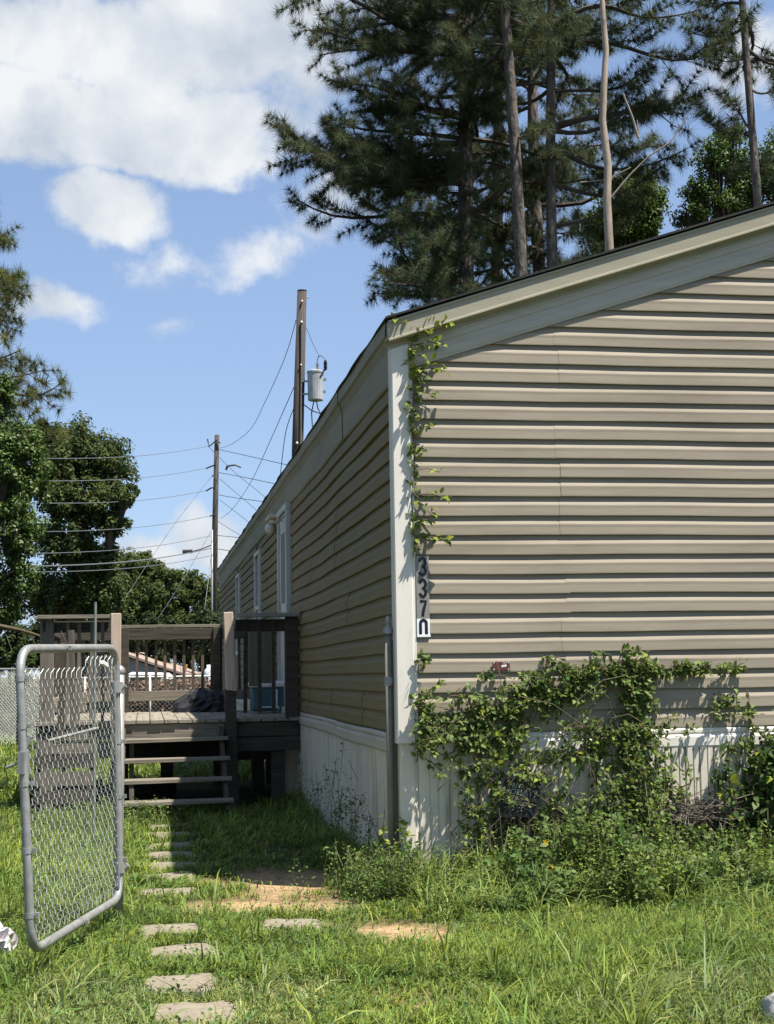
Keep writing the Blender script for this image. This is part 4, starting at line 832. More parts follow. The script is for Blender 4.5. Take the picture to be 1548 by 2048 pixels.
b = MB(); b.v = [(x, -.8, z) for x, z in pr]+[(x, .8, z) for x, z in pr]; n = len(pr); b.f = [tuple(range(n)), tuple(range(2*n-1, n-1, -1))]+[(i, n+i, n+(i+1) % n, (i+1) % n) for i in range(n)]; b.ob('body', M_carw, t, bev=.08)
b = MB(); b.box(-.7, .45, -.815, -.80, 1.0, 1.36); b.ob('window', M_glass, t)
for x in (-.55, .62): b = MB(); b.tube([(x, -.84, .3), (x, -.6, .3)], .3, 14); b.ob('wheel', M_rubber, t)
q = at(371, 1338, 36); t = empty('yellow_sign', 'tilted orange yellow board on a stake beyond the far fence', 'sign', (q[0], q[1], 0))
b = MB(); b.bar((-.03, 0, q[2]-.12), (.035, 0, q[2]+.11), .03, .16, (0, 1, 0)); o = b.ob('board', M_orange, t); b = MB(); b.bar((-.03, .03, 0), (-.03, .03, q[2]-.1), .03, .03); b.ob('stake', WV, t)
q = at(417, 1345, 44); t = empty('white_tank', 'upright white gas cylinder left of the far pole foot', 'tank', (q[0], q[1], 0))
b = MB(); b.lathe((0, 0, 0), [(0, 0.05), (.13, .05), (.15, .15), (.15, 1.35), (.13, 1.5), (.06, 1.58), (.06, 1.66), (0, 1.66)], 14); b.ob('body', M_whitep, t, smooth=True); b = MB(); b.tube([(0, 0, -.05), (0, 0, .1)], .14, 12); b.ob('foot_ring', M_whitep, t)
# brown dead vegetation hanging on the far fence
n = 16000; P = np.stack([rng.uniform(-2, 8.0, n)*1.0, rng.normal(0, .22, n), rng.uniform(0, 1.22, n)], 1); P[:, 0] = rng.uniform(float(at(60, 1350, 39)[0]), float(at(520, 1350, 39)[0]), n); P[:, 1] += 39
me = scatter('dead_climbers', *LEAF, P, frames(rdir(n), rdir(n)), rng.uniform(.05, .16, n), tints(n, .5, 1.6, .1)); o = link('dead_climbers', me, M_hedge); tag(o, 'brown dead climbing plants massed along the far fence', 'dead plants', kind='stuff')
# ------------------------------------------------------------------ utility poles and wires
Y = 40; tp = at(604, 583, Y); bt = at(588, 1345, Y); t = empty('utility_pole', 'tall near wooden utility pole rising behind the eave with a transformer', 'utility pole', (bt[0], bt[1], 0), 0)
rr = lambda p: (p[0]-bt[0], p[1]-bt[1], p[2])
b = MB(); b.tube([(0, 0, -.3), rr(at(595, 900, Y)), rr(tp)], [.19, .165, .135], 14); b.ob('pole', M_pole, t, smooth=True)
b = MB(); b.tube([rr(tp), (rr(tp)[0], rr(tp)[1], rr(tp)[2]+.03)], .14, 14); b.ob('cap', M_black, t)
b = MB()
for (x, y, w) in ((604, 603, 5), (603, 645, 6), (602, 730, 4), (594, 887, 6)): p = at(x, y, Y-.17); b.sphere(rr(p), w*Y/2866*.5, 1.2, 8, 5)
b.ob('fittings', M_porc, t)
b = MB(); b.tube([rr(at(603, 648, Y-.16)), rr(at(602, 890, Y-.19))], .018, 6); b.ob('ground_wire', M_cable2, t)
b = MB()
for (x, y) in ((591, 749), (591, 776), (588, 815), (612, 595)): b.tube([rr(at(x, y, Y)), rr(at(x+6, y, Y))], .02, 6)
b.ob('bolts', M_galv, t)
TR_ = at(631, 772, Y-.1); q0 = rr(TR_); tr = MB(); hh = .42; rad = .235
tr.lathe(q0, [(0, -hh), (rad*.9, -hh), (rad*.93, -hh+.02), (rad*.98, hh-.06), (rad*1.04, hh-.05), (rad*1.04, hh), (rad*.7, hh+.04), (0, hh+.06)], 20)
trt = empty('transformer', 'light grey cylindrical transformer hung on the right of the near pole', 'transformer', tuple(TR_)); q1 = Vector(TR_)-Vector((bt[0], bt[1], 0))
tr.v = [(v[0]-q1.x, v[1]-q1.y, v[2]-q1.z) for v in tr.v]; tr.ob('tank', M_tank, trt, smooth=False)
b = MB(); zz = hh+.02
for k in range(5): b.lathe((.06, 0, zz+.03+.045*k), [(.03, -.02), (.05, 0), (.03, .012)], 10)
b.tube([(.06, 0, zz), (.06, 0, zz+.28)], .022, 8); b.ob('bushing', M_porc, trt)
b = MB()
for k in range(6): b.lathe((.29, -.05, zz+.04+.04*k), [(.04, -.02), (.062, 0), (.04, .012)], 10)
b.tube([(.29, -.05, zz), (.29, -.05, zz+.30)], .03, 8); b.bar((.29, -.06, zz+.06), (.14, -.18, zz-.22), .04, .04); b.ob('arrester', M_black, trt)
b = MB(); b.tube([(.06, 0, zz+.28), (.09, 0, zz+.42), (.17, 0, zz+.44), (.27, -.04, zz+.33)], .012, 6); b.tube([(-.05, 0, -hh), (-.12, 0, -hh-.35), (-.10, 0, -hh-.75)], .018, 6); b.tube([(.02, 0, -hh), (.06, 0, -hh-.22), (.15, 0, -hh-.42)], .018, 6); b.tube([(-.35, 0, -hh-.1), (-.1, 0, -hh-.3), (.25, 0, -hh-.42)], .016, 6); b.ob('leads', M_cable, trt)
b = MB(); b.box(-.45, -.2, -.04, .04, .12, .16); b.box(-.45, -.2, -.04, .04, -.25, -.21); b.box(.22, .31, -.03, .03, .15, .22); b.box(.22, .29, -.03, .03, -.2, -.14); b.ob('bracket', M_galv, trt)
Y = 80; fp = at(427, 1345, Y); t = empty('utility_pole', 'far wooden utility pole with many wires left of the house end', 'utility pole', (fp[0], fp[1], 0))
rr2 = lambda p: (p[0]-fp[0], p[1]-fp[1], p[2])
b = MB(); b.tube([(0, 0, -.3), rr2(at(430, 1050, Y)), rr2(at(434, 870, Y))], [.19, .165, .135], 10); b.ob('pole', M_pole, t, smooth=True)
b = MB(); b.tube([rr2(at(424, 1345, Y-.3)), rr2(at(424, 1060, Y-.3))], .06, 8); b.ob('conduit', M_galv, t, smooth=True)
b = MB()
for pts_ in ([(434, 880), (418, 893), (415, 878)], [(432, 930), (424, 932), (412, 937)], [(431, 958), (425, 950)], [(430, 975), (422, 976), (412, 982)], [(430, 1030), (420, 1032)], [(434, 882), (441, 886)]): b.tube([rr2(at(x, y, Y-.2)) for x, y in pts_], .045, 6)
b.ob('insulator_arms', M_cable, t)
WG = 'overhead wires'
def wire(pts, lab, r=.014, m=M_cable, n=14):
    P = [Vector(at(*p)) for p in pts]; o_ = P[0]; out = []
    if len(P) == 2: P = [P[0], (P[0]+P[1])/2-Vector((0, 0, .0)), P[1]]
    for i in range(n+1):     # quadratic / piecewise through the given points
        s = i/n*(len(P)-1); k = min(len(P)-2, int(s)); f = s-k; a = P[max(k-1, 0)]; b0 = P[k]; c = P[k+1]; d = P[min(k+2, len(P)-1)]
        out.append(.5*((2*b0)+(c-a)*f+(2*a-5*b0+4*c-d)*f*f+(3*b0-a-3*c+d)*f**3)-o_)
    b = MB(); b.tube(out, r, 5); o = b.ob('overhead_wire', m); o.location = o_; tag(o, lab, 'wire', WG)
W_ = wire
for (y0, y1, x0, rr_, lab_) in ((893, 905, 414, .016, 'topmost wire running left from the far pole'), (937, 951, 410, .016, 'second wire from the top running left from the far pole'), (982, 995, 410, .016, 'third wire from the top running left from the far pole'),
        (1032, 1060, 420, .016, 'fourth wire running left from the far pole across the oak'), (1071, 1108, 425, .016, 'fifth wire running left from the far pole'), (1096, 1134, 425, .028, 'thick pale cable running left below the others'), (1111, 1142, 425, .017, 'lowest cable running left just under the thick pale one')):
    pa, pb = np.array(at(x0, y0, 80)), np.array(at(-300, y1, 26)); W_arr = [pa+(pb-pa)*k/20-np.array([0, 0, .35*math.sin(PI*k/20)]) for k in range(21)]
    b = MB(); b.tube([q-pa for q in W_arr], [rr_*(1-.45*k/20) for k in range(21)], 5); o = b.ob('overhead_wire', M_cable2); o.location = pa; tag(o, lab_, 'wire', WG)
W_([(424, 952, 80), (355, 1040, 78), (293, 1131, 76), (225, 1235, 74)], 'guy wire slanting down left from the upper far pole', .013, M_cable2)
W_([(424, 1060, 80), (350, 1185, 78), (272, 1300, 76)], 'guy wire slanting down left from low on the far pole', .013, M_cable2)
W_([(424, 1100, 80), (408, 1225, 78), (386, 1345, 76)], 'steep pale guy wire beside the far pole foot', .016, M_cable2)
W_([(438, 899, 80), (505, 914, 70), (562, 927, 62), (640, 945, 55)], 'upper wire running right from the far pole to behind the roof', .016)
W_([(438, 945, 80), (490, 955, 72), (543, 966, 64), (640, 985, 55)], 'second wire running right from the far pole', .016)
W_([(438, 990, 80), (480, 997, 73), (518, 1002, 66), (620, 1018, 55)], 'third wire running right from the far pole', .016)
W_([(416, 892, 80), (470, 945, 80), (526, 991, 80), (600, 1060, 80)], 'wire slanting down right from the top of the far pole', .016)
W_([(440, 958, 80), (475, 988, 80), (509, 1017, 80), (580, 1080, 80)], 'wire slanting down right from the middle of the far pole', .016)
W_([(440, 1000, 80), (465, 1019, 80), (495, 1042, 80), (560, 1090, 80)], 'lower wire slanting down right from the far pole', .016)
W_([(432, 1040, 80), (455, 1055, 80), (478, 1069, 80), (540, 1110, 80)], 'lowest slanting wire right of the far pole', .016)
W_([(592, 640, 40), (570, 715, 44), (529, 806, 52), (500, 860, 60), (460, 890, 72), (440, 896, 80)], 'long sagging wire from the near pole top to the far pole', .011)
W_([(589, 772, 40), (546, 869, 48), (503, 962, 60), (465, 1018, 72), (440, 1038, 80)], 'wire from the near pole middle curving down to the far pole', .012)
W_([(588, 815, 40), (572, 862, 41), (562, 937, 42), (556, 1000, 43)], 'steep guy wire beside the near pole dropping behind the eave', .012)
W_([(612, 655, 40), (628, 692, 40), (640, 715, 39.9)], 'short thin wire from the near pole to the transformer', .008)
W_([(436, 1071, 80), (500, 1078, 70), (560, 1090, 62)], 'low wire running right from the far pole above the eave', .016)
W_([(436, 1098, 80), (470, 1103, 76), (520, 1110, 70)], 'lowest wire right of the far pole over the house end', .018)
q = at(455, 932, 78); o_ = Vector(q); b = MB(); b.tube([Vector((0, 0, 0)), Vector(at(470, 930, 78))-o_, Vector(at(482, 935, 78))-o_], .05, 6); b.tube([Vector((0, 0, 0)), Vector(at(452, 940, 78))-o_], .07, 6); o = b.ob('wire_fitting', M_cable); o.location = o_; tag(o, 'dark fitting on the wires right of the far pole top', 'fitting')
b = MB(); q = at(375, 1103, 73); o_ = Vector(q); b.tube([Vector((-.25, 0, 0)), Vector((.25, 0, 0))], .1, 8); b.tube([Vector((.25, 0, 0)), Vector((.75, 0, .12)), Vector((1.2, 0, .3))], .03, 6); o = b.ob('cable_splice', M_cable); o.location = o_; tag(o, 'black splice box on the thick cable left of the far pole', 'splice box')
# ------------------------------------------------------------------ climbing vine and weeds at the gable wall
LEAFM = []
for k in range(4):
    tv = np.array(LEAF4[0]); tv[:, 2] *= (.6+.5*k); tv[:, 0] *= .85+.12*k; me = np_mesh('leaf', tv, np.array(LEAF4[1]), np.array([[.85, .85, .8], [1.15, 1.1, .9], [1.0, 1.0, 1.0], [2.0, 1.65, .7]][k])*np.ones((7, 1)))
    me.materials.append(M_vine); LEAFM.append(me)
def vine(name, lab, cat, origin, stems, P, D, Nn, size, nparts, tint=(1, 1, 1), stemr=.003, bright=None):
    """P, D, Nn in house coordinates; leaves as parts up to nparts, the rest joined as stuff"""
    t = empty(name, lab, cat, tuple(W(*origin)), HA); o_ = np.array(origin); b = MB()
    for s in stems: b.tube([np.array(p)-o_ for p in s], stemr, 4, cap=False)
    so = b.ob('stem', M_stem, t)
    n = len(P); sz = size*rng.uniform(.6, 1.25, n); Fm = frames(D, Nn)
    vis = np.argsort(-sz*(1+.6*(-P[:, 1])))        # the larger, outer leaves first
    for i in vis[:nparts]:
        o = bpy.data.objects.new('leaf', LEAFM[int(rng.integers(0, 4)) if bright is None or not bright[i] else 3]); col.objects.link(o); o.parent = t
        M_ = Matrix([list(Fm[i][0])+[0], list(Fm[i][1])+[0], list(Fm[i][2])+[0], [0, 0, 0, 1]]); o.matrix_local = Matrix.Translation(P[i]-o_) @ M_ @ Matrix.Scale(float(sz[i]), 4)
    r = vis[nparts:]
    if len(r):
        tt = tints(len(r), .6, 1.35, .1, tint)
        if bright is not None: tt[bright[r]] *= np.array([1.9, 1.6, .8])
        me = scatter('foliage', *LEAF4, P[r]-o_, Fm[r], sz[r], tt); o = link('foliage', me, M_vine, t); o['kind'] = 'stuff'
    return t
def leaves_along(path, step, spread, out):
    P, D = [], []; path = [np.array(p, float) for p in path]
    for a, c in zip(path[:-1], path[1:]):
        L_ = np.linalg.norm(c-a); n = max(1, int(L_/step)); d = (c-a)/max(L_, 1e-6)
        for i in range(n):
            s = (i+rng.uniform(0, 1))/n; p = a+(c-a)*s; q = rng.normal(0, 1, 3); q[1] = -abs(q[1])*out; q = q+d*.8+np.array([0, 0, -.25]); q /= np.linalg.norm(q)
            P.append(p+q*rng.uniform(0, spread)); D.append(q)
    return P, D
def fw(px, py, off): return onfront(px, py, off)
# thin vine up the corner
main = [fw(826+3*math.sin(i*.9), y, .035+.01*math.sin(i)) for i, y in enumerate(range(1115, 645, -22))]
stems = [main]
for (x0, y0, x1, y1) in ((822, 652, 900, 646), (824, 665, 790, 636), (826, 690, 888, 688), (828, 740, 892, 742), (830, 790, 872, 790), (830, 820, 815, 812), (832, 862, 868, 852), (830, 940, 880, 944), (832, 990, 896, 996), (833, 1000, 862, 1030), (834, 1075, 898, 1082), (832, 910, 850, 900), (826, 710, 860, 722), (830, 1050, 858, 1040), (828, 770, 850, 755), (824, 660, 858, 672)):
    stems.append([fw(x0, y0, .04), fw((x0+x1)/2, (y0+y1)/2-5, .075), fw(x1, y1, .10)])
P, D = [], []
for i, s in enumerate(stems):
    p_, d_ = leaves_along(s, .0085 if i == 0 else .0105, .038 if i == 0 else .026, 1.0); P += p_; D += d_
P = np.array(P); D = np.array(D); keep = ~((P[:, 2] > 2.42) & (P[:, 2] < 2.8) & (rng.uniform(0, 1, len(P)) < .45)); P = P[keep]; D = D[keep]
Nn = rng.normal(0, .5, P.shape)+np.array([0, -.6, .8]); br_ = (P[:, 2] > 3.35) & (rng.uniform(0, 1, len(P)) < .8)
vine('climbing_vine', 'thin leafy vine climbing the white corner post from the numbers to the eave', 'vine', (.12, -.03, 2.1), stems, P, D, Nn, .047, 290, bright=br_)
# big tangle on the skirting
VB = [(845, 1400, 12, 22, .22), (848, 1440, 15, 32, .5), (845, 1490, 15, 22, .35), (848, 1320, 16, 8, .06), (910, 1462, 50, 26, .7), (960, 1425, 60, 40, 1.1), (1030, 1400, 70, 45, 1.3), (1085, 1385, 60, 40, 1.2), (1140, 1360, 60, 30, 1.0), (1195, 1345, 50, 22, .8), (1255, 1345, 38, 35, 1.2), (1270, 1400, 35, 50, 1.2), (1258, 1310, 10, 12, .15),
      (1310, 1338, 30, 9, .35), (1350, 1336, 30, 7, .3), (1390, 1336, 28, 6, .22), (1425, 1335, 26, 5, .16), (1460, 1333, 26, 4, .1), (1000, 1480, 90, 40, 1.5), (1050, 1530, 60, 45, 1.0), (955, 1530, 45, 40, .5), (1000, 1580, 40, 30, .5), (960, 1620, 50, 60, 1.0), (1150, 1450, 80, 30, .45), (1180, 1500, 60, 40, .6),
      (1235, 1480, 60, 40, 1.0), (1290, 1465, 50, 30, .8), (1270, 1540, 65, 50, 1.4), (1250, 1600, 70, 50, 1.4), (1300, 1630, 50, 60, 1.1), (1200, 1640, 90, 45, 1.2), (1340, 1560, 30, 50, .35), (1130, 1620, 60, 50, .5), (1450, 1425, 28, 20, .2), (1470, 1480, 45, 22, .45), (1440, 1400, 14, 16, .05), (1490, 1425, 20, 8, .05), (1100, 1330, 14, 16, .04)]
P, D, stems = [], [], []
roots = [fw(880, 1760, .25), fw(1010, 1750, .3), fw(1240, 1740, .3), (onfront(1290, 1740, .3)), fw(1450, 1740, .25)]
for (x, y, rx_, ry_, w) in VB:
    n = int(380*w)
    a = rng.normal(0, .48, (n, 2)); c = fw(x, y, 0); s = c[1]*0+1/307.0
    dep = .03+.20*min(1, max(.12, (y-1330)/250)); dep = dep if ry_ > 15 else .05
    ns = max(3, int(n/14)); cen = rng.normal(0, .5, (ns, 2))*(1+.5*(rng.uniform(0, 1, (ns, 1)) < .18))
    for k in range(ns):
        cc = np.array([c[0]+cen[k, 0]*rx_*s*1.05, -rng.uniform(.02, dep)-.02, c[2]-cen[k, 1]*ry_*s*1.05]); di = np.array([rng.normal(0, 1), -.3+rng.normal(0, .3), rng.normal(-.1, .8)]); di /= np.linalg.norm(di); ll = rng.uniform(.06, .2) if ry_ > 15 else .05
        st = [cc-di*ll/2, cc+np.array([0, -.02, .01]), cc+di*ll/2]; stems.append(st)
        for j in range(14):
            q = di*.5+rng.normal(0, .7, 3); q[1] -= .3; q[2] -= .15; q /= np.linalg.norm(q); p = st[0]+(st[2]-st[0])*rng.uniform(0, 1)+q*rng.uniform(0, .03); p[1] = min(p[1], -.035)
            P.append(p); D.append(q)
    r = roots[int(rng.integers(0, 4))] if x < 1400 else roots[4]
    if w > .3: stems.append([r, (np.array(r)+c)/2+np.array([rng.normal(0, .08), -.06, 0]), np.array([c[0], -.04, c[2]])])
for i in range(13):       # long bare runners
    a = fw(rng.uniform(880, 1350), rng.uniform(1400, 1700), rng.uniform(.05, .2)); q = a+np.array([rng.normal(0, .25), rng.normal(0, .03), rng.normal(0, .2)]); q[1] = min(q[1], -.03); stems.append([a, (a+q)/2+np.array([0, -.02, .05]), q])
P = np.array(P); D = np.array(D); ok = P[:, 2] > .03; P = P[ok]; D = D[ok]
zc = P[:, 2]; Nn = rng.normal(0, .7, P.shape)+np.array([0, -.35, .9])
# keep the sign readable
sg0 = fw(1038, 1592, .17)
ok = ~((abs(P[:, 0]-sg0[0]) < .13) & (abs(P[:, 2]-sg0[2]) < .11) & (P[:, 1] < -.155) & (rng.uniform(0, 1, len(P)) < .72)); P = P[ok]; D = D[ok]; Nn = Nn[ok]
print('wall vine leaves', len(P))
vine('climbing_vine', 'large tangled vine spread over the white skirting and lower siding of the gable wall', 'vine', (1.2, -.2, 0), stems, P, D, Nn, .040, 290, (1.15, 1.12, 1.0))
SH = [(1510, 1530, 40, 40, 1.0), (1520, 1590, 50, 50, 1.4), (1490, 1640, 60, 50, 1.2), (1430, 1560, 20, 60, .4), (1560, 1540, 40, 90, 1.2), (1545, 1480, 25, 30, .4), (1450, 1650, 50, 40, .7)]
P, D, stems = [], [], []; r = fw(1510, 1745, .3)
for (x, y, rx_, ry_, w) in SH:
    c = fw(x, y, 0); n = int(240*w); a = rng.normal(0, .5, (n, 2)); stems.append([r, (np.array(r)+c)/2+np.array([0, -.2, 0]), np.array([c[0], -.2, c[2]])])
    for k in range(n): q = rng.normal(0, .7, 3)+np.array([0, -.3, -.1]); q /= np.linalg.norm(q); P.append([c[0]+a[k, 0]*rx_/307*1.1, -rng.uniform(.04, .34), c[2]-a[k, 1]*ry_/307*1.1]); D.append(q)
P = np.array(P); D = np.array(D); ok = P[:, 2] > .03; P = P[ok]; D = D[ok]
M_save = M_vine
vine('shrub', 'dark glossy leaved shrub against the skirting at the right edge', 'shrub', (2.5, -.25, 0), stems, P, D, rng.normal(0, .5, P.shape)+np.array([0, -.3, .9]), .062, 200, (.55, .65, .7), .004)
# ------------------------------------------------------------------ black notice on a stake among the vine
sp = fw(1038, 1592, .17); t = empty('notice_sign', 'black metal notice reading PRIVATE PROPERTY NO TRESPASSING, half buried in the vine', 'sign', tuple(W(sp[0], sp[1], 0)), HA)
M_let = mat('cream_lettering', (.40, .385, .31), (.3, .29, .23), rough=.5)
pn = MB(); w_, h_ = .135, .125; cnr = [(-w_, -h_+.02), (-w_+.02, -h_), (w_-.02, -h_), (w_, -h_+.02), (w_, h_-.03), (w_-.04, h_-.01), (0, h_+.02), (-w_+.04, h_-.01), (-w_, h_-.03)]
k = len(cnr); pn.v = [(x, -.002, z) for x, z in cnr]+[(x, .003, z) for x, z in cnr]; pn.f = [tuple(range(k)), tuple(range(2*k-1, k-1, -1))]+[(i, k+i, k+(i+1) % k, (i+1) % k) for i in range(k)]
po = pn.ob('panel', M_black, t); po.location = (0, 0, sp[2]); po.rotation_euler = (0, R(9), 0)
b = MB(); b.bar((0, .008, -.1), (0, .008, sp[2]+.05), .02, .008); b.ob('stake', M_black, t)
def text(s, size, z, w):
    cu = bpy.data.curves.new('lettering', 'FONT'); cu.body = s; cu.size = size; cu.align_x = 'CENTER'; cu.align_y = 'CENTER'; cu.offset = .0006; cu.extrude = .0008; cu.resolution_u = 2
    tmp = bpy.data.objects.new('tmp', cu); col.objects.link(tmp); dg = bpy.context.evaluated_depsgraph_get(); me = bpy.data.meshes.new_from_object(tmp.evaluated_get(dg)); bpy.data.objects.remove(tmp); me.name = 'lettering'
    o = link('lettering', me, M_let, po); xs = [v.co.x for v in me.vertices]; sc_ = w/(max(xs)-min(xs)); o.scale = (sc_, 1, 1); o.rotation_euler = (PI/2, 0, 0); o.location = (0, -.0035, z)
text('PRIVATE', .046, .062, .15); text('PROPERTY', .052, .022, .235); text('NO TRESPASSING', .030, -.017, .235); text('NO SOLICITING', .030, -.048, .20)
b = MB()
for sgn in (-1, 1):
    for (cz, r0) in ((.100, .017), (-.085, .02)):
        pts = [(sgn*(.032+(r0*(1-.11*i))*math.cos(i*.75)), -.0045, cz+(r0*(1-.11*i))*math.sin(i*.75)) for i in range(9)]; b.tube(pts, .0016, 4)
    b.tube([(sgn*.012, -.0045, -.07), (0, -.0045, -.078)], .0016, 4); b.tube([(sgn*.09, -.0045, -.083), (sgn*.055, -.0045, -.075)], .0016, 4)
b.ob('scrollwork', M_let, po)
# weathered timber and dead twigs along the skirting
t_ = MB(); t_.box(-.62, .62, -.035, .0, 0, .13); o = t_.ob('timber', W_dark, None, bev=.006); p = fw(1170, 1690, .04); o.location = W(p[0], p[1], .30); o.rotation_euler = (0, R(1.2), HA); tag(o, 'dark weathered timber lying along the skirting behind the weeds', 'timber')
b = MB()
for i in range(340):
    c = fw(rng.uniform(1330, 1470), rng.normal(1632, 16), rng.uniform(.03, .3)); d = rng.normal(0, 1, 3); d[2] *= .35; d /= np.linalg.norm(d); l = rng.uniform(.06, .2); m_ = c+rng.normal(0, .012, 3)
    q = [c-d*l, m_, c+d*l]; 
    for z_ in q: z_[1] = min(z_[1], -.03)
    b.tube(q, rng.uniform(.0015, .004), 3, cap=False)
o = b.ob('dead_twigs', M_twig); o.location = C0; o.rotation_euler = (0, 0, HA); tag(o, 'heap of grey brown dead twigs on the ledge at the right of the skirting', 'dead twigs', kind='stuff')
# ------------------------------------------------------------------ weeds
def weeds():
    P, D, Sz, Tn = [], [], [], []; b = MB(); blades = []
    def plant(u, v, h, nl, lsz, tn, spread=.5):
        base_ = np.array([u, v, 0]); lean = rng.normal(0, .22, 3); lean[2] = 1; lean[1] -= .08; top = base_+lean*h; mid = (base_+top)/2+rng.normal(0, .03, 3)*h*3
        b.tube([base_, mid, top], .0022, 3, cap=False)
        for j in range(nl):
            s = .12+.88*rng.uniform(0, 1)**.8; p = base_+(top-base_)*s+rng.normal(0, .012, 3); q = rng.normal(0, 1, 3)*np.array([1, 1, .45]); q[2] += .15; q /= np.linalg.norm(q)
            p = p+q*rng.uniform(0, .05)*(1.2-s); 
            if u > 0 and p[1] > -.03: p[1] = -.03-rng.uniform(0, .03)
            P.append(p); D.append(q); Sz.append(lsz*rng.uniform(.6, 1.3)); Tn.append(tn*rng.uniform(.7, 1.3))
    N_ = 2100
    for i in range(N_):
        u = rng.uniform(-.02, 3.3); f = rng.uniform(0, 1)**1.15; v = -.07-1.0*f-.18*vnoise(u*2.3, 1.7)
        pr = .37+.26*vnoise(u*2.6+3, 8)+.14*vnoise(u*7, v*5)+.10*min(1, max(0, (u-1.5)/1.2)); h = max(.05, pr*(1-.60*f)*rng.uniform(.35, 1.45))*(.62 if u < .55 else 1)
        kind = vnoise(u*3+20, v*3+5)
        if kind > .1: plant(u, v, h, int(10+14*h/.4), .036, np.array([.95, 1.0, .85]))
        elif kind > -.25: plant(u, v, h, int(14+18*h/.4), .026, np.array([1.3, 1.25, .8]))
        else: plant(u, v, h*.9, int(8+10*h/.4), .048, np.array([.75, .85, .8]))
    for i in range(260):      # corner left side and bottom of the post
        u = rng.normal(-.12, .16); v = rng.uniform(-.55, .25) if u < -.04 else rng.uniform(-.5, -.08); plant(u, v, rng.uniform(.10, .34), 14, .026, np.array([.95, 1.05, .8]))
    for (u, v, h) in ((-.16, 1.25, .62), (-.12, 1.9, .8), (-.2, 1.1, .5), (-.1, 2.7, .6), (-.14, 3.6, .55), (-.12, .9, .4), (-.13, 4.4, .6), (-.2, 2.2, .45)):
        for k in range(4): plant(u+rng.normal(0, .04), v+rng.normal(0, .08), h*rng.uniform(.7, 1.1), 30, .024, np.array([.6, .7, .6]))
    for (px, py, h) in ((790, 1725, .38), (800, 1725, .5), (775, 1730, .3)):
        g_ = loc(gnd(px, py+30)); 
        for k in range(3): plant(g_[0]-.03, g_[1]-.12, h*rng.uniform(.8, 1.1), 22, .045, np.array([1.6, 1.5, .8]))
    for i in range(500):     # small plants at stairs and around the gate
        q = [(-1.75, 4.7, .25, .12), (-1.9, 5.2, .2, .2), (-2.3, 4.2, .4, .5)][i % 3]; plant(rng.normal(q[0], q[2]), rng.normal(q[1], q[3]), rng.uniform(.06, .22), 8, .03, np.array([1, 1.1, .8]))
    nb = 7500; ub = rng.uniform(-.05, 3.3, nb); vb = -.08-1.15*rng.uniform(0, 1, nb)**.8; pb = C0[None]+ub[:, None]*EU+vb[:, None]*EV
    cl = vnoise(ub*4+2, vb*4) > -.15; pb = pb[cl]; vb = vb[cl]; nb = len(pb)
    me = blade_mesh('weed_grass', pb[:, 0], pb[:, 1], rng.uniform(.14, .52, nb)*(1.05+.45*vb), rng.uniform(.004, .010, nb), rng.uniform(.3, 1.5, nb), rng.uniform(0, 2*PI, nb), tints(nb, .8, 1.5, .10, (1.05, 1.0, 1.35)))
    tag(link('weed_grass', me, M_grass), 'long arching grass blades tangled through the weeds by the gable wall', 'grass', kind='stuff')
    P_ = np.array(P); D_ = np.array(D); n = len(P_); Nn = rng.normal(0, .45, (n, 3))+np.array([0, -.2, 1.0]); Tn_ = np.array(Tn)*(1+rng.normal(0, .08, (n, 3)))
    me = scatter('weeds', *LEAF, P_, frames(D_, Nn), np.array(Sz), np.clip(Tn_, .1, 3)); o = link('weeds', me, M_vine); o.location = C0; o.rotation_euler = (0, 0, HA); tag(o, 'knee high mixed green weeds massed along the foot of the gable wall', 'weeds', kind='stuff')
    o = b.ob('weed_stems', mat('green_stems', (.13, .15, .05), (.10, .09, .04), rough=.7, scale=5)); o.location = C0; o.rotation_euler = (0, 0, HA); tag(o, 'thin green stems of the weeds along the gable wall', 'weed stems', kind='stuff')
    print('weed leaves', n)
# ------------------------------------------------------------------ grass
def blade_mesh(name, X, Y, H, Wd, lean, az, tint, z0=None):
    n = len(X); dx, dy = np.cos(az), np.sin(az); sx_, sy_ = -dy, dx; Zb = gz(X, Y)-.004 if z0 is None else z0
    V = np.zeros((n, 7, 3))
    for k, (s, wk) in enumerate(((0, 1.0), (.38, .95), (.72, .6))):
        r = lean*H*s**1.7; zz = H*(s-.35*np.clip(lean, 0, 1.5)*s**2.4)
        cx, cy = X+dx*r, Y+dy*r
        V[:, 2*k] = np.stack([cx-sx_*Wd*wk/2, cy-sy_*Wd*wk/2, Zb+zz], 1); V[:, 2*k+1] = np.stack([cx+sx_*Wd*wk/2, cy+sy_*Wd*wk/2, Zb+zz+Wd*.15], 1)
    r = lean*H; V[:, 6] = np.stack([X+dx*r, Y+dy*r, Zb+H*(1-.42*np.clip(lean, 0, 1.6))], 1)
    q = np.array([(0, 1, 3), (0, 3, 2), (2, 3, 5), (2, 5, 4), (4, 5, 6)]); Fc = (q[None]+(np.arange(n)*7)[:, None, None]).reshape(-1, 3)
    return np_mesh(name, V.reshape(-1, 3), Fc, np.repeat(tint[:, None, :], 7, 1).reshape(-1, 3))
weeds()
def uvof(x, y): qx = x-C0[0]; qy = y-C0[1]; return qx*EU[0]+qy*EU[1], qx*EV[0]+qy*EV[1]
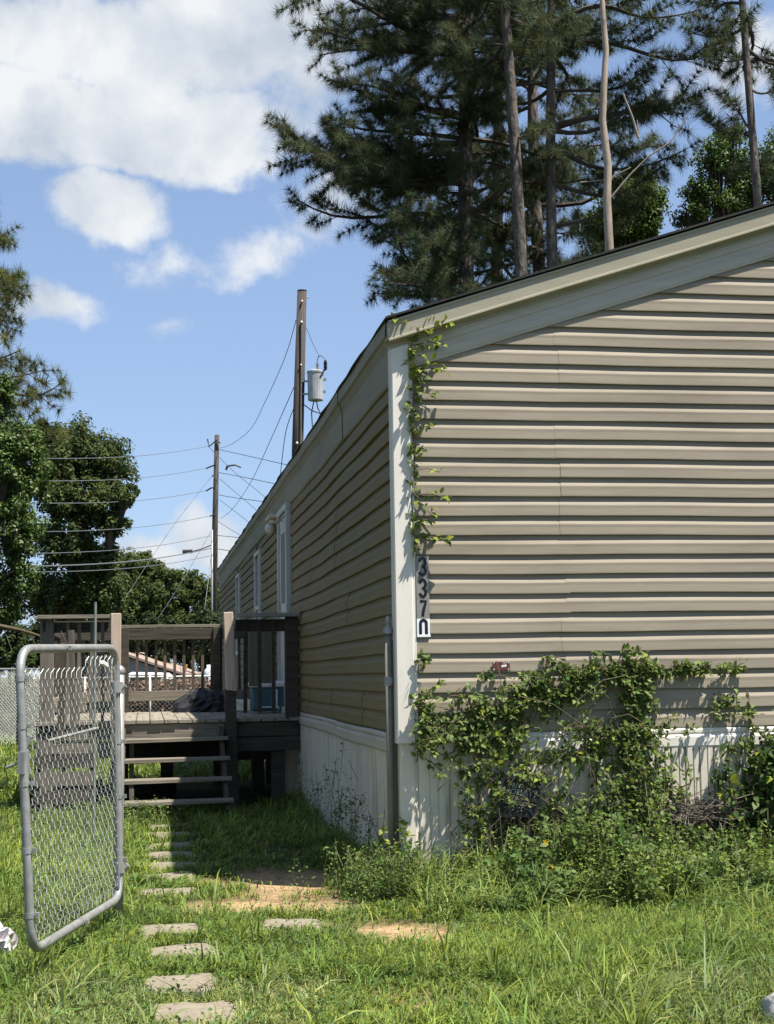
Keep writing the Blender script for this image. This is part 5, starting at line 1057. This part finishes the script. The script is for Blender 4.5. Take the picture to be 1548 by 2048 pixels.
def allowed(x, y, inst=1.0):
    u, v = uvof(x, y); ok = ~((u > -.015) & (v > -.02))
    for (sx0, sy0, hw, hd, rz_) in slabs:
        dx = x-sx0; dy = y-sy0; a = dx*math.cos(rz_)+dy*math.sin(rz_); c = -dx*math.sin(rz_)+dy*math.cos(rz_)
        edge = 1.0-.15*np.clip(.5+vnoise(x*9, y*9), 0, 1.3); ok &= ~((abs(a) < hw*edge) & (abs(c) < hd*edge))
    ok &= ~((u > -2.7) & (u < 0) & (v > 6.0) & (v < 9.3)); d = dirtmask(x, y); ok &= (d < .15) | (rng.uniform(0, 1, len(x)) > np.clip(d*1.45+.1*vnoise(x*11, y*11), 0, .975)); return ok
def grass(name, n, y0, y1, hlo, hhi, wlo, whi, lab, clump=11, xm=.4, pw=1.6, tint=(1, 1, 1), cr=.022, stf=1):
    nc = n//clump;  a0, a1 = y0**(1-pw), y1**(1-pw); yy = (a0+(a1-a0)*rng.uniform(0, 1, nc))**(1/(1-pw)); hw = .285*yy+xm; xx = rng.uniform(-1, 1, nc)*hw
    X = np.repeat(xx, clump); Y = np.repeat(yy, clump); rr_ = np.repeat(rng.uniform(.5, 1.5, nc)*cr*(1+.06*yy), clump); az = rng.uniform(0, 2*PI, len(X)); X = X+np.cos(az)*rr_*rng.uniform(0, 1, len(X)); Y = Y+np.sin(az)*rr_*rng.uniform(0, 1, len(X))
    az = az+rng.normal(0, .6, len(X)); ch = np.repeat(rng.uniform(hlo, hhi, nc), clump); patch = 1+.6*fbm(X*1.1+4, Y*1.1); H = ch*np.clip(patch, .45, 1.6)*rng.uniform(.6, 1.2, len(X))
    u, v = uvof(X, Y); nearw = np.clip(1-abs(u+.1)/.45, 0, 1)*(v > 0); H *= 1+.9*nearw; H *= np.where(dirtmask(X, Y) > .05, .6, 1)
    near_s = np.zeros(len(X), bool)
    for (sx0, sy0, hw_, hd, rz_) in slabs: near_s |= np.hypot(X-sx0, Y-sy0) < hw_+.10
    H = np.where(near_s, np.minimum(H, .05+.055*rng.uniform(0, 1, len(X))), H)
    Wd = rng.uniform(wlo, whi, len(X)); lean = rng.uniform(.25, 1.35, len(X)); T = np.repeat(tints(nc, .72, 1.3, .10, tint), clump, 0)*rng.uniform(.65, 1.3, len(X))[:, None]
    dry = rng.uniform(0, 1, len(X)) < .05+.10*np.clip(fbm(X*2, Y*2+9), 0, 1)+.5*((Y < 6.7) & (vnoise(X*2.2+3, Y*2.2) > .15)); T[dry] = T[dry]*np.array([1.35, 1.08, 2.2])
    T *= (1+.22*fbm(X*.9+30, Y*.9))[:, None]
    ok = allowed(X, Y); X, Y, H, Wd, lean, az, T = [q[ok] for q in (X, Y, H, Wd, lean, az, T)]
    me = blade_mesh(name, X, Y, H, Wd, lean, az, T); o = link(name, me, M_grass); tag(o, lab, 'grass', kind='stuff'); print(name, len(X))
grass('grass', 150000, 5.2, 9.6, .045, .115, .0035, .0075, 'lush uneven green lawn grass around the stepping stones', pw=1.3)
grass('grass', 62000, 9.2, 17, .06, .15, .006, .012, 'grass in the shade between the stairs and the left wall', pw=1.4, cr=.03)
grass('grass', 40000, 16, 45, .10, .24, .015, .03, 'rough grass beyond the deck towards the far fence', pw=1.5, cr=.06)
grass('tall_grass', 1500, 5.3, 9.4, .16, .30, .006, .011, 'taller arching grass blades standing out of the lawn', clump=7, cr=.03, tint=(1.05, 1.0, 1.0))
# low broad leaved plants mixed through the lawn
n = 18000; yy = 5.3+4.6*rng.uniform(0, 1, n)**.9; xx = rng.uniform(-1, 1, n)*(.285*yy+.3); ok = allowed(xx, yy) & (fbm(xx*1.7+50, yy*1.7) > -.25); xx = xx[ok]; yy = yy[ok]; n = len(xx)
D = rng.normal(0, 1, (n, 3)); D[:, 2] = abs(D[:, 2])*.5; P = np.stack([xx, yy, gz(xx, yy)+rng.uniform(.01, .085, n)], 1)
me = scatter('clover', *LEAF, P, frames(D, rng.normal(0, .4, (n, 3))+np.array([0, 0, 1.0])), rng.uniform(.012, .030, n), tints(n, .6, 1.25, .08, (.8, .95, .9))); o = link('clover', me, M_vine); tag(o, 'small broad leaved ground plants growing through the lawn grass', 'ground plants', kind='stuff')
q = gnd(893, 1792); b = MB(); b.lathe((0, 0, 0), [(0, 0), (.055, 0), (.075, .12), (.08, .12), (.08, .135), (.07, .135), (.055, .02), (0, .02)], 18)
o = b.ob('plant_pot', M_black); o.location = (q[0], q[1], .05); o.rotation_euler = (R(62), R(8), R(25)); tag(o, 'small black plant pot tipped over in the weeds by the house corner', 'pot')
# yellow flowers
for i, (px, py, off, lab) in enumerate(((1091, 1686, .55, 'small yellow flower on a tall stem below the black notice'), (1106, 1732, .7, 'tiny yellow flower in the weeds just under the tall yellow one'), (1098, 1826, .95, 'orange yellow flower low at the front edge of the weeds'), (1060, 1850, 1.1, 'lowest pale yellow flower where the weeds meet the lawn'), (898, 1775, .6, 'yellow flower low among the weeds near the house corner'))):
    p = onfront(px, py, off); t = empty('yellow_flower', lab, 'flower', tuple(W(p[0], p[1], 0)), HA, 'yellow flowers in the weeds')
    b = MB(); b.tube([(0, 0, 0), (.012, .01, p[2]*.5), (0, 0, p[2])], .002, 4); b.ob('stem', M_stem, t); b = MB(); s = .017 if i in (0, 2) else .011
    for k in range(6):
        a = k*PI/3+.3; c, s_ = math.cos(a), math.sin(a); b.add([(0, 0, 0), (c*s-s_*s*.35, s_*s*.4-.004, s_*s+c*s*.35), (c*s*1.3, s_*s*.4-.008, s_*s*1.3), (c*s+s_*s*.35, s_*s*.4-.004, s_*s-c*s*.35)], [(0, 1, 2, 3)])
    o = b.ob('petals', M_yellow, t); o.location = (0, 0, p[2])
# white crumpled bag, left edge; pale rock, bottom right
def lump(name, lab, cat, c, rx_, ry_, rz_, m, seed, rough_=.3, freq=2.2):
    b = MB(); nv, nr = 28, 12
    for i in range(nr+1):
        th = -PI/2+PI*i/nr
        for j in range(nv):
            a = 2*PI*j/nv; r = 1+rough_*float(vnoise(freq*math.cos(a)*math.cos(th)+seed, freq*math.sin(a)*math.cos(th)+freq*math.sin(th)*1.7+seed)); b.v.append((rx_*r*math.cos(th)*math.cos(a), ry_*r*math.cos(th)*math.sin(a), rz_*r*math.sin(th)+rz_*.6))
    for i in range(nr):
        for j in range(nv): b.f.append((i*nv+j, i*nv+(j+1) % nv, (i+1)*nv+(j+1) % nv, (i+1)*nv+j))
    o = b.ob(name, m, None, smooth=(rough_ < .2)); o.location = c; return tag(o, lab, cat)
lump('plastic_bag', 'crumpled white bag lying in the grass at the left edge', 'bag', tuple(gnd(-14, 1915)), .10, .08, .10, mat('white_bag', (.62, .58, .58), (.42, .36, .36), rough=.5, scale=18), 4, .55, 4)
lump('rock', 'smooth pale grey rock cut off by the bottom right corner', 'rock', tuple(gnd(1572, 2052)), .085, .10, .09, mat('pale_rock', (.42, .41, .39), (.3, .29, .27), rough=.85, scale=14, bump=.006), 9, .19, 2.2)
# unseen trees added left of the yard to dim skylight on the left wall
broadleaf('broadleaf_tree', 'large unseen tree left of the yard, added to dim the left wall', (-11.5, 9, 0), [(-11.5, 9, 5.5, 3.2, 3.4, 2.6), (-10.5, 6.5, 4, 2, 2.2, 1.8), (-10.8, 11.5, 4.5, 2.2, 2.4, 2.2), (-11.5, 9, 2.8, 2.4, 3.6, 1.6)], 9000, .26, M_leafd, None, .25, (1, 1, 1), 91, 30)
broadleaf('broadleaf_tree', 'second large unseen tree further back, added to dim the left wall', (-14, 19, 0), [(-14, 19, 6, 3.4, 4.4, 3.2), (-13.5, 15, 4, 2.4, 3, 2.2), (-14, 19, 3, 2.8, 4.6, 2)], 8000, .30, M_leafd, None, .3, (1, 1, 1), 93, 30)
